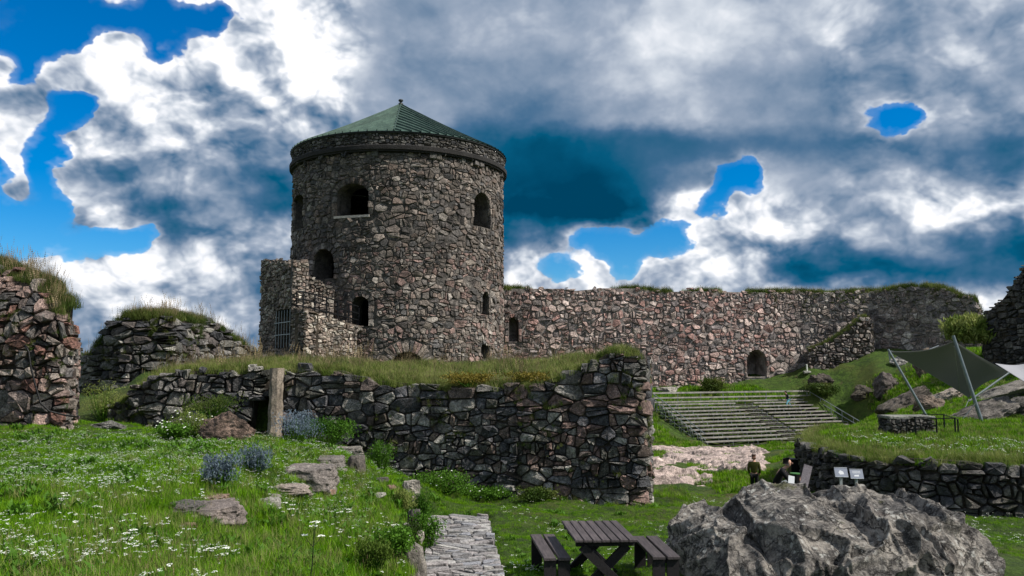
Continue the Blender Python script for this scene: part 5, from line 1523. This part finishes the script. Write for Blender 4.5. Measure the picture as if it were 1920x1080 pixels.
# ================================================================ VEGETATION
GRN = leaf_mat('lawn grass', [srgb(34, 66, 2), srgb(72, 120, 4), srgb(126, 170, 18), srgb(50, 92, 3), srgb(98, 140, 12)], .35, nscale=1.1)
GRT = leaf_mat('tall grass', [srgb(64, 88, 26), srgb(100, 120, 46), srgb(146, 152, 86), srgb(74, 100, 32)], .3)
GRD = leaf_mat('dark grass', [srgb(38, 58, 16), srgb(62, 84, 28), srgb(96, 104, 48), srgb(48, 68, 20)], .3)
STRAW = leaf_mat('dry seed heads', [srgb(96, 82, 60), srgb(140, 124, 92), srgb(110, 96, 74)], .2)
WEED = leaf_mat('weed leaves', [srgb(46, 84, 14), srgb(84, 124, 34), srgb(60, 98, 24)], .3)
BLUEW = leaf_mat('blue grey leaves', [srgb(70, 88, 92), srgb(112, 126, 140), srgb(84, 96, 122)], .2)
MOSS = leaf_mat('yellow moss', [srgb(84, 84, 26), srgb(122, 108, 40), srgb(92, 94, 34)], .2)
WHITE = plain('white petals', srgb(232, 234, 222), .7, 0, 3, .05, 0)
def hidden(name, V, Fc, mats, midx=None):
    me = bpy.data.meshes.new(name); me.from_pydata([tuple(v) for v in V], [], Fc)
    for m in mats: me.materials.append(m)
    if midx: me.polygons.foreach_set('material_index', midx)
    return bpy.data.objects.new(name, me)
def tuft(name, n, h, spread, w, lean, mat, seed, seeds=0, smat=None, broad=False):
    rng = random.Random(seed); V = []; Fc = []; mi = []
    for i in range(n):
        a = rng.uniform(0, 6.283); r = spread * math.sqrt(rng.random()); x, y = r * math.cos(a), r * math.sin(a)
        b = rng.uniform(0, 6.283); hh = h * rng.uniform(.45, 1.1); le = lean * rng.uniform(.2, 1.2) * hh; dx, dy = math.cos(b), math.sin(b); ww = w * rng.uniform(.6, 1.2)
        px, py = -dy * ww / 2, dx * ww / 2; o = len(V)
        if broad: ks = [(0, .4), (.35, 1.0), (.7, .85), (1, 0)]
        else: ks = [(0, 1), (.45, .85), (1, 0)]
        for t, wk in ks:
            cx, cy, cz = x + dx * le * t * t, y + dy * le * t * t, hh * t - .02 * (t == 0) - le * .25 * t * t
            if wk > 0: V += [(cx - px * wk, cy - py * wk, cz), (cx + px * wk, cy + py * wk, cz)]
            else: V.append((cx, cy, cz))
        m = len(ks)
        for k in range(m - 2): q = o + 2 * k; Fc.append((q, q + 1, q + 3, q + 2)); mi.append(0)
        q = o + 2 * (m - 2); Fc.append((q, q + 1, q + 2)); mi.append(0)
        if i < seeds:
            cx, cy, cz = V[-1]; o = len(V); s = h * .09
            for k in range(4):
                z = cz + s * (k - 1.2); r2 = s * .28 * (1 - abs(k - 1.5) / 2.4)
                V += [(cx - r2, cy, z), (cx + r2, cy, z + .3 * s), (cx, cy + r2, z + s * .9)]; Fc.append((o, o + 1, o + 2)); mi.append(1); o += 3
    return hidden(name, V, Fc, [mat] + ([smat] if smat else []), mi)
def flower(name, h, r, n, seed, stems=1):
    rng = random.Random(seed); V = []; Fc = []; mi = []
    for s in range(stems):
        sx, sy = (rng.uniform(-.08, .08), rng.uniform(-.08, .08)) if stems > 1 else (0, 0); hh = h * rng.uniform(.8, 1.1); tx, ty = sx + rng.uniform(-.04, .04), sy + rng.uniform(-.04, .04)
        o = len(V); V += [(sx - .003, sy, 0), (sx + .003, sy, 0), (tx + .002, ty, hh), (tx - .002, ty, hh)]; Fc.append((o, o + 1, o + 2, o + 3)); mi.append(1)
        for i in range(n):
            a = rng.uniform(0, 6.283); q = r * math.sqrt(rng.random()); x, y = tx + q * math.cos(a), ty + q * math.sin(a); z = hh + rng.uniform(-.25, .35) * r; e = r * rng.uniform(.22, .4)
            o = len(V); b = rng.uniform(0, 1.5)
            for k in range(5): V.append((x + e * math.cos(b + k * 1.257), y + e * math.sin(b + k * 1.257), z + rng.uniform(-.15, .15) * e))
            Fc.append((o, o + 1, o + 2, o + 3, o + 4)); mi.append(0)
    return hidden(name, V, Fc, [WHITE, WEED], mi)
_gn = {}
def scatter(name, pts, scl, protos, label, cat, tilt=.15, idx=None):
    """one object whose points carry copies of the given plants"""
    pts = np.asarray(pts, float); n = len(pts); scl = np.broadcast_to(np.asarray(scl, float), (n,)).copy()
    me = bpy.data.meshes.new(name); me.vertices.add(n); me.vertices.foreach_set('co', pts.ravel())
    for an, ty, dat in (('scl', 'FLOAT', scl), ('idx', 'INT', (NR.randint(0, len(protos), n) if idx is None else idx).astype(np.int32))):
        a = me.attributes.new(an, ty, 'POINT'); a.data.foreach_set('value', dat)
    rot = np.stack([NR.uniform(-tilt, tilt, n), NR.uniform(-tilt, tilt, n), NR.uniform(0, 6.283, n)], -1)
    a = me.attributes.new('rot', 'FLOAT_VECTOR', 'POINT'); a.data.foreach_set('vector', rot.ravel())
    o = bpy.data.objects.new(name, me); COL.objects.link(o); tag(o, label, cat, kind='stuff')
    c = bpy.data.collections.new(name + ' plants')
    for i, q in enumerate(protos):
        if q.name not in c.objects: c.objects.link(q)
    t = bpy.data.node_groups.new(name + ' scatter', 'GeometryNodeTree')
    t.interface.new_socket('Geometry', in_out='INPUT', socket_type='NodeSocketGeometry'); t.interface.new_socket('Geometry', in_out='OUTPUT', socket_type='NodeSocketGeometry')
    N = t.nodes.new; L = t.links.new; gi = N('NodeGroupInput'); go = N('NodeGroupOutput'); ip = N('GeometryNodeInstanceOnPoints'); ci = N('GeometryNodeCollectionInfo')
    ci.inputs[0].default_value = c; ci.inputs[1].default_value = True; ci.inputs[2].default_value = True
    def attr(nm, ty): q = N('GeometryNodeInputNamedAttribute'); q.data_type = ty; q.inputs[0].default_value = nm; return q.outputs[0]
    L(gi.outputs[0], ip.inputs['Points']); L(ci.outputs[0], ip.inputs['Instance']); ip.inputs['Pick Instance'].default_value = True
    L(attr('idx', 'INT'), ip.inputs['Instance Index']); L(attr('scl', 'FLOAT'), ip.inputs['Scale']); L(attr('rot', 'FLOAT_VECTOR'), ip.inputs['Rotation'])
    L(ip.outputs[0], go.inputs[0]); md = o.modifiers.new('scatter', 'NODES'); md.node_group = t
    return o
def polar(n, a0, a1, r0, r1, power=1.0):
    a = NR.uniform(rad(a0), rad(a1), n); r = r0 * (r1 / r0) ** NR.uniform(0, 1, n) if power else NR.uniform(r0, r1, n)
    return np.sin(a) * r, np.cos(a) * r
T_LAWN = [tuft('lawn_tuft', 34, .075, .13, .006, .6, GRN, i) for i in range(4)]
T_MEAD = [tuft('meadow_tuft', 30, .20, .12, .007, .6, GRN, 10 + i, 1, STRAW) for i in range(3)] + [tuft('meadow_tuft_pale', 26, .24, .12, .007, .6, GRT, 15, 4, STRAW)]
T_TALL = [tuft('tall_tuft', 40, .34, .14, .010, .5, GRT, 20 + i, 3, STRAW) for i in range(3)]
T_DARK = [tuft('dark_tuft', 40, .36, .16, .011, .5, GRD, 30 + i, 5, STRAW) for i in range(3)]
T_FAR = [tuft('far_tuft', 30, .40, .45, .05, .5, GRN, 40 + i) for i in range(3)] + [tuft('far_tuft_pale', 26, .42, .45, .05, .5, GRT, 45)]
T_WEED = [tuft('weed', 26, .16, .14, .045, .9, WEED, 50 + i, broad=True) for i in range(3)]
T_SEED = [tuft('seed_stalk', 9, .62, .10, .006, .3, STRAW, 60 + i, 9, STRAW) for i in range(2)]
F_YAR = [flower('yarrow', .26, .035, 9, 70 + i) for i in range(2)] + [flower('yarrow_group', .24, .03, 8, 72, 3)]
F_DAI = [flower('daisy', .09, .022, 4, 75 + i, 2) for i in range(2)]
def on_path(x, y): return (np.abs(x - np.interp(y, [9, 12.7, 18.3], [-1.15 + .35, -.73, -1.18])) < .68) & (y < 18.4) & (y > 9) if False else (((x - (W(790, 1080, 12.7)[0] + (W(803, 962, 18.3)[0] - W(790, 1080, 12.7)[0]) * (y - 12.7) / 5.6)) > -.02) & ((x - (W(950, 1080, 12.7)[0] + (W(915, 962, 18.3)[0] - W(950, 1080, 12.7)[0]) * (y - 12.7) / 5.6)) < .02) & (y < 18.35))
def wob(x, y, s=.5): return np.array([mnoise.noise(Vector((a * s, b * s, 4.2))) for a, b in zip(x, y)])
def field():
    x, y = polar(70000, -36, 36, 4.2, 26)
    k = ((y < mainwall_y(x) - .55) | (x > 3.7)) & ~on_path(x, y); k &= ~((x > PLX0) & (y > plat_front(x) - .2))
    k &= ~((x > 2.5) & (x < 8.5) & (y > 11.6) & (y < 15.0))
    k &= ~((x > 3.9) & (y > 24.5)); x, y = x[k], y[k]; z = ground(x, y)
    w = wob(x, y, .45); rgh = sm(-5.2, -3.3, x + (y - 10) * .12) * (1 - sm(-1.3, -1.0, x)) * (1 - sm(14.5, 17.5, y))
    edge = sm(1.3, .3, mainwall_y(x) - y) * (x < 5)
    mead = np.clip(rgh + edge * .8 + (w > .28) * .4 * (x < -1), 0, 1)
    px = NR.uniform(0, 1, len(x)) < mead * .8
    P = np.stack([x, y, z], -1)
    scatter('lawn_grass', P[~px], NR.uniform(.6, 1.2, (~px).sum()) * np.where(x[~px] > -1.0, .6, .85), T_LAWN, 'short green lawn grass on the plateau and round the picnic table', 'grass')
    scatter('meadow_grass', P[px], NR.uniform(.35, .85, px.sum()), T_MEAD, 'longer meadow grass on the bank and along the wall foot', 'grass')
    # flowers
    x, y = polar(9000, -36, 33, 5.5, 23); k = ((y < mainwall_y(x) - .5) | (x > 3.7)) & ~on_path(x, y) & ~((x > 2.3) & (x < 8.5) & (y > 11.0) & (y < 15.2)) & ~((x > PLX0) & (y > plat_front(x) - .2)); x, y = x[k], y[k]
    w = wob(x, y, .6); z = ground(x, y)
    a = (x < -1.0) & (w > -.05) & (NR.uniform(0, 1, len(x)) < .8); b = (x > -.9) & (w > .08) & (NR.uniform(0, 1, len(x)) < .75)
    P = np.stack([x, y, z], -1)
    scatter('yarrow_flowers', P[a], NR.uniform(.3, .62, a.sum()), F_YAR, 'white yarrow heads scattered over the plateau lawn', 'flowers', .1)
    scatter('daisy_flowers', P[b], NR.uniform(.7, 1.3, b.sum()), F_DAI, 'small white daisies in the lower lawn', 'flowers', .1)
    xw, yw = polar(5200, -36, 20, 5.0, 22); kw = (yw < mainwall_y(xw) - .4) & ~on_path(xw, yw) & ~((xw > 2.3) & (xw < 8.5) & (yw > 11.0) & (yw < 15.2)); xw, yw = xw[kw], yw[kw]
    ww = wob(xw, yw, .8); kk = (ww > .12) & (xw < -.9) | (NR.uniform(0, 1, len(xw)) < .10); xw, yw = xw[kk], yw[kk]
    scatter('ground_weeds', np.stack([xw, yw, ground(xw, yw)], -1), NR.uniform(.3, .95, len(xw)), T_WEED, 'broad leaved weeds growing among the lawn grass in clumps', 'weeds', .3)
    x, y = polar(5200, -31, -5, 12.0, 21); k = (y < mainwall_y(x) - .9) & (x < -2.6); x, y = x[k], y[k]; z = ground(x, y)
    scatter('clover_flowers', np.stack([x, y, z], -1), NR.uniform(.5, 1.0, len(x)), F_DAI, 'dense white clover near the foot of the ruined walls', 'flowers', .1)
field()
def on_top(path, topf, n, u0, u1, wid, thr=None, lift=0.0, back=0.0):
    u = NR.uniform(u0, u1, n); b = NR.uniform(-.05, wid, n); P = []
    for a, q in zip(u, b):
        t = topf(a) + lift - .10 * (q < .15); m = path.M(a, t, -q); P.append((m[0], m[1], t - .02))
    return np.array(P)
# terrace behind the foreground wall
x = NR.uniform(-10, 2.9, 9000); y = mainwall_y(x) + .25 + NR.uniform(0, 1, 9000) ** 1.6 * 9; z = ground(x, y)
scatter('terrace_grass', np.stack([x, y, z], -1), NR.uniform(.3, .85, 9000), T_TALL, 'pale tall grass on the terrace behind the foreground wall', 'grass')
k_ = NR.uniform(0, 1, 9000) < .12; P = np.stack([x, y, z], -1)[k_]; w = wob(P[:, 0], P[:, 1], .7); P = P[w > 0]
scatter('terrace_weeds', P, NR.uniform(.5, 1.25, len(P)), T_DARK + T_SEED, 'darker coarse tufts and seed stalks dotted over the terrace', 'weeds', .25)
P = on_top(mp, mtopf, 1500, .1, mp.c[3] - .05, .8); scatter('wall_top_grass', P, NR.uniform(.35, .8, len(P)), T_TALL + T_DARK[:1], 'grass growing on top of the big terrace wall', 'grass', .3)
P = on_top(lp, ltop, 700, .0, lp.L, .8); scatter('wall_top_grass', P, NR.uniform(.35, .8, len(P)), T_TALL + T_DARK[:1], 'grass growing on top of the lower terrace wall', 'grass', .3)
P = on_top(ap_, atopf, 1100, .2, ap_.c[4], 1.0); scatter('wall_top_grass', P, NR.uniform(.35, .85, len(P)), T_DARK, 'dark grass tufts on the tall broken wall at the left edge', 'grass', .3)
P = on_top(ap_, atopf, 160, .2, ap_.c[3], .6); scatter('seed_stalks', P, NR.uniform(.7, 1.15, len(P)), T_SEED, 'dry seed stalks on the tall broken wall at the left edge', 'grass', .35)
P = on_top(bp2, btop, 2200, 2.0, bp2.L - .5, 1.6, lift=.05); scatter('wall_top_grass', P, NR.uniform(.5, 1.1, len(P)), T_DARK + T_TALL[:1], 'thick cap of grass on the slaty ruin hump', 'grass', .3)
P = on_top(bp2, btop, 60, 2.0, bp2.L - .5, 1.0); scatter('seed_stalks', P, NR.uniform(.8, 1.4, len(P)), T_SEED, 'dry seed stalks on the slaty ruin hump', 'grass', .35)
P = on_top(cp, ctop, 2600, .3, cp.L - .8, 1.6); w = wob(P[:, 0], P[:, 1], .25); P = P[w > -.22]; scatter('wall_top_grass', P, NR.uniform(.7, 2.0, len(P)), T_DARK + T_TALL[:1], 'ragged strip of grass along the top of the curtain wall', 'grass', .3)
P = on_top(sp, stop, 250, .3, sp.L - .3, 1.5); scatter('wall_top_grass', P, NR.uniform(.5, 1.2, len(P)), T_DARK + T_TALL[:1], 'grass on the sloping top of the stair buttress', 'grass', .3)
def on_face(path, topf, n, u0, u1, h, nn=.1):
    P = []
    while len(P) < n:
        u = NR.uniform(u0, u1); t = topf(u); v = t - abs(NR.normal(0, 1)) * h
        if mnoise.noise(Vector((u * .8, v * .8, 2))) < .05: continue
        P.append(path.M(u, v, nn))
    return np.array(P)
for pth, tf, n_, h_, sc_, pr in ((mp, mtopf, 260, 1.4, (.2, .5), T_DARK + T_TALL[:1]), (ap_, atopf, 160, 1.2, (.2, .5), T_DARK), (bp2, btop, 220, 1.0, (.3, .7), T_DARK), (lp, ltop, 160, .9, (.2, .5), T_DARK + T_TALL[:1])):
    P = on_face(pth, tf, n_, .2, min(pth.L, pth.c[-2]) , h_); scatter('joint_weeds', P, NR.uniform(*sc_, len(P)), pr, 'small dry weeds rooted in the joints of the ruined walls', 'weeds', .9)
P = on_face(cp, ctop, 500, .5, cp.L - 2, 1.2); P = P[P[:, 0] > 26]; scatter('joint_weeds', P, NR.uniform(.4, 1.0, len(P)), T_DARK, 'dry weeds rooted high in the curtain wall', 'weeds', .9)
def far_fields():
    x, y = polar(26000, 5, 34, 24, 84); 
    px = 960 + F * x / y; k = ~((px < 1500) & (y < 62) & (wob(x, y, .25) > .0)); k &= ~((x > 12) & (x < 31.5) & (y > 64.5) & (y < 80.5) & ((x - 12.15) * .406 - (y - 72) * .914 > -.5) & ((x - 12.15) * .406 - (y - 72) * .914 < 7.6))
    x, y = x[k], y[k]; z = ground(x, y); d = y
    scatter('slope_grass', np.stack([x, y, z], -1), NR.uniform(.35, .8, len(x)) * np.clip((d / 58) ** 1.5, .62, 1.8), T_FAR, 'rough grass over the courtyard slope and bank', 'grass')
    n = 9000; x = NR.uniform(PLX0, 24, n); y = plat_front(x) + .15 + NR.uniform(0, 1, n) ** 1.3 * 12; z = ground(x, y)
    scatter('platform_grass', np.stack([x, y, z], -1), NR.uniform(.35, .8, n), T_MEAD + T_TALL[:1], 'grass and small flowers on the round platform', 'grass')
    P = on_top(pp, lambda u: -2.14, 1400, 1.0, pp.L, .5); scatter('wall_top_grass', P, NR.uniform(.5, .95, len(P)), T_MEAD + T_TALL, 'grass overhanging the edge of the platform wall', 'grass', .4)
    n = 700; x = NR.uniform(PLX0 + .5, 20, n); y = plat_front(x) + .3 + NR.uniform(0, 5, n); z = ground(x, y)
    scatter('daisy_flowers', np.stack([x, y, z + .06], -1), NR.uniform(1, 1.8, n), F_DAI, 'small white flowers on the round platform', 'flowers')
far_fields()
# plants one can tell apart
def bush(name, p, size, n, leaf, mat, seed, label, cat='plant', group=None, upright=False, flowers=0, stem=True):
    rng = random.Random(seed); r = empty(name, p, label, cat, group); V = []; Fc = []; clumps = []
    for i in range(max(4, n // 60)):
        a = rng.uniform(0, 6.283); q = math.sqrt(rng.random()); clumps.append((q * math.cos(a) * size[0] * .38, q * math.sin(a) * size[1] * .38, size[2] * rng.uniform(.25, .85), rng.uniform(.16, .34)))
    for i in range(n):
        cx, cy, cz, cr = rng.choice(clumps); d = Vector((rng.gauss(0, 1), rng.gauss(0, 1), rng.gauss(0, 1))).normalized() * rng.random() ** .4
        x, y, z = cx + d.x * cr * size[0], cy + d.y * cr * size[1], max(.01, cz + d.z * cr * size[2] * .9); u = Vector((rng.uniform(-1, 1), rng.uniform(-1, 1), rng.uniform(.2, 2.4) if upright else rng.uniform(-.4, 1))).normalized() * leaf * rng.uniform(.6, 1.4)
        s = u.cross(Vector((rng.uniform(-1, 1), rng.uniform(-1, 1), rng.uniform(-.3, .3)))).normalized() * leaf * (.16 if upright else .3); c = Vector((x, y, z)); o = len(V)
        V += [c, c + u * .5 + s, c + u, c + u * .5 - s]; Fc.append((o, o + 1, o + 2, o + 3))
    mesh('foliage', V, Fc, mat, r)
    if stem:
        mb = MB()
        for (cx, cy, cz, cr) in clumps: mb.tube([(cx * .2, cy * .2, -.05), (cx * .7, cy * .7, cz * .5), (cx, cy, cz)], [.012, .009, .005], 4)
        mb.build('stems', WEED, r)
    if flowers:
        V = []; Fc = []
        for i in range(flowers):
            cx, cy, cz, cr = rng.choice(clumps); c = Vector((cx + rng.uniform(-1, 1) * cr * size[0], cy - rng.random() * cr * size[1], cz + rng.uniform(.2, 1) * cr * size[2])); e = .011
            for q in range(5):
                a = q * 1.257; o = len(V); cc = c + Vector((math.cos(a), math.sin(a), rng.uniform(-.3, .3))) * e
                V += [cc + Vector((e * math.cos(b), e * .6 * math.sin(b), e * .7 * math.sin(b))) for b in (0, 1.25, 2.5, 3.8, 5)]; Fc.append((o, o + 1, o + 2, o + 3, o + 4))
        mesh('blossoms', V, Fc, WHITE, r)
    return r
GP = 'weeds at the foot of the walls'
for (px, py, w, h, mat, lab, kw) in [
    (412, 912, 70, 62, BLUEW, 'blue grey spiky plant on the ledge above the broad slab', dict(upright=True)),
    (478, 890, 60, 52, BLUEW, 'taller blue flowered plant behind the ledge stones', dict(upright=True)),
    (555, 830, 90, 60, BLUEW, 'bluish weed clump right of the stone post', dict(upright=True)),
    (610, 835, 110, 52, WEED, 'low green shrub under the dark stones of the terrace wall', {}),
    (352, 822, 90, 56, GRT, 'pale green weeds before the niche of the lower wall', dict(upright=True, flowers=25)),
    (450, 800, 60, 62, GRT, 'pale seeding plant beside the dark niche', dict(upright=True)),
    (395, 780, 110, 40, GRD, 'tussock of rough grass on the rubble heap', dict(upright=True)),
    (320, 826, 70, 34, WEED, 'leafy weeds at the corner of the lower wall', dict(flowers=20)),
    (195, 790, 80, 74, GRT, 'bright green tall weeds between the broken wall and the terrace wall', dict(upright=True)),
    (715, 885, 50, 60, WEED, 'bright green fern-like tuft below the step stones', dict(upright=True)),
    (830, 925, 120, 44, WEED, 'leafy weeds growing at the foot of the big terrace wall', dict(flowers=14)),
    (905, 938, 110, 26, WEED, 'low leafy weeds beside the path end at the wall foot', dict(flowers=10)),
    (1130, 945, 100, 30, MOSS, 'reddish brown dry weeds against the wall foot', dict(upright=True)),
    (1010, 940, 70, 26, GRD, 'dull green weeds at the middle of the wall foot', {}),
    (800, 1040, 64, 80, WEED, 'dense green weeds spilling over the left edge of the path', {}),
    (757, 960, 46, 40, GRT, 'straggling pale grass leaning on the edging stones', dict(upright=True)),
    (792, 985, 34, 60, WEED, 'weeds climbing between the edging stones and the path', dict(upright=True)),
    (765, 1030, 50, 44, GRD, 'dull grass clump filling the gap above the boundary stone', dict(upright=True)),
    (738, 1052, 84, 62, WEED, 'dark leafy yarrow plant behind the rounded boundary stone', {}),
    (700, 1075, 70, 60, GRT, 'yellowish feathery plant at the bottom edge beside the yarrow', dict(upright=True)),
    (880, 722, 90, 22, MOSS, 'yellow moss cushion draped over the wall top', {}),
    (1000, 718, 110, 20, MOSS, 'yellowish moss on the sagging wall top', {}),
]:
    if py in (722, 718): q = W(px, py, 21.4)
    elif py == 780: q = W(px, py, 21.0)
    else: q = Wg(px, py)
    s = q[1] / F; nn = int(900 + 14 * w)
    bush('weed_clump', q, (w * s, w * s * .6, h * s), nn, .05 if q[1] > 16 else .045, mat, px, lab, 'plant', GP, **kw)
for (px, py, w, h, lab) in [(1337, 738, 46, 30, 'dark round shrub in front of the curtain wall near the arched door'), (1540, 742, 60, 24, 'grey green low shrub behind the right end of the seating')]:
    q = Wg(px, py, 60, 90); s = q[1] / F; bush('shrub', q, (w * s, w * s * .8, h * s), 2600, .16, GRD, px, lab, 'shrub')
q = W(1828, 650, 58); s = 58 / F
bush('grass_mound', (q[0], q[1], W(1828, 648, 58)[2]), (95 * s, 3, 52 * s), 9000, .35, GRT, 5, 'round mound of bright grass beside the dark ruin on the right', 'plant', upright=True, stem=False)
# the rubble heap before the lower wall
for (px, py, w, h, t, lab) in [(395, 800, 70, 24, (104, 98, 90), 'flat stone on top of the overgrown rubble heap'), (425, 828, 90, 56, (128, 108, 96), 'pinkish rubble boulder under the overhanging dry grass'), (360, 815, 50, 40, (92, 90, 86), 'grey rubble stone half hidden by weeds'), (205, 806, 60, 18, (110, 108, 104), 'low flat stone in the gap between the walls')]:
    q = Wg(px, py); s = q[1] / F; rock('rubble_stone', q, (w * s, .5, h * s * 1.3), px, S_SLATE, t, label=lab, group='rubble stones by the lower wall', sub=4, nplanes=10, rough=.15, sink=.25)
# single tall umbels in front
def umbel(px, py, ptop, d, label, seed, heads=4):
    rng = random.Random(seed); t = W(px, ptop, d); g0 = Vector((t[0] - .05, d, gz(t[0] - .05, d))); r = empty('umbel_plant', g0, label, 'plant', 'tall umbel plants'); T = Vector(t) - g0
    mb = MB(); mb.tube([(0, 0, -.05), T * .35 + Vector((.01, 0, 0)), T * .7, T], [.007, .006, .005, .003], 6)
    tops = [T]
    for k in range(heads - 1):
        a = T * rng.uniform(.6, .85); b = a + Vector((rng.uniform(-.09, .09), rng.uniform(-.05, .05), rng.uniform(.06, .13))); mb.tube([a, (a + b) / 2 + Vector((0, 0, -.01)), b], [.004, .003, .002], 5); tops.append(b)
    mb.build('stem', plain('dark stem', srgb(40, 56, 22), .7), r)
    for b in tops:
        V = []; Fc = []; R_ = .038 if b is not T else .05
        for i in range(26):
            a = rng.uniform(0, 6.283); q = R_ * math.sqrt(rng.random()); c = b + Vector((q * math.cos(a), q * math.sin(a), .012 - q * .15)); e = .008; o = len(V)
            V += [c + Vector((e * math.cos(k * 1.257), e * math.sin(k * 1.257), rng.uniform(-.003, .003))) for k in range(5)]; Fc.append((o, o + 1, o + 2, o + 3, o + 4))
        mesh('flower_head', V, Fc, WHITE, r)
    V = []; Fc = []
    for i in range(10):
        c = T * rng.uniform(.1, .6); a = rng.uniform(0, 6.283); u = Vector((math.cos(a), math.sin(a), .3)) * .05; s = Vector((-math.sin(a), math.cos(a), 0)) * .01; o = len(V); V += [c, c + u * .5 + s, c + u, c + u * .5 - s]; Fc.append((o, o + 1, o + 2, o + 3))
    mesh('leaf', V, Fc, WEED, r)
umbel(592, 1080, 980, 7.6, 'tall dark-stemmed umbel plant standing alone in the near bank grass', 1)
for i, (px, py, lab) in enumerate([(722, 998, 'white yarrow head at the left of the cluster by the boundary stone'), (741, 985, 'topmost white yarrow head of the cluster by the boundary stone'), (762, 1005, 'white yarrow head on the right of the cluster by the boundary stone'), (715, 1006, 'lowest left yarrow head of the cluster by the boundary stone'), (764, 1014, 'lowest right yarrow head of the cluster by the boundary stone')]):
    umbel(px, 1050, py, 11.0, lab, 20 + i, 1)
for i, (px, py, lab) in enumerate([(118, 936, 'near umbel plant in the lawn at the far left'), (545, 955, 'flat creamy umbel in front of the grey ledge block'), (418, 1040, 'white umbel low in the near lawn'), (240, 1010, 'white umbel alone in the dark near lawn'), (655, 960, 'creamy umbel among the bank grass left of the edging')]):
    q = Wg(px, py + 22); umbel(px, py + 22, py, q[1] - .1, lab, 40 + i, 3)
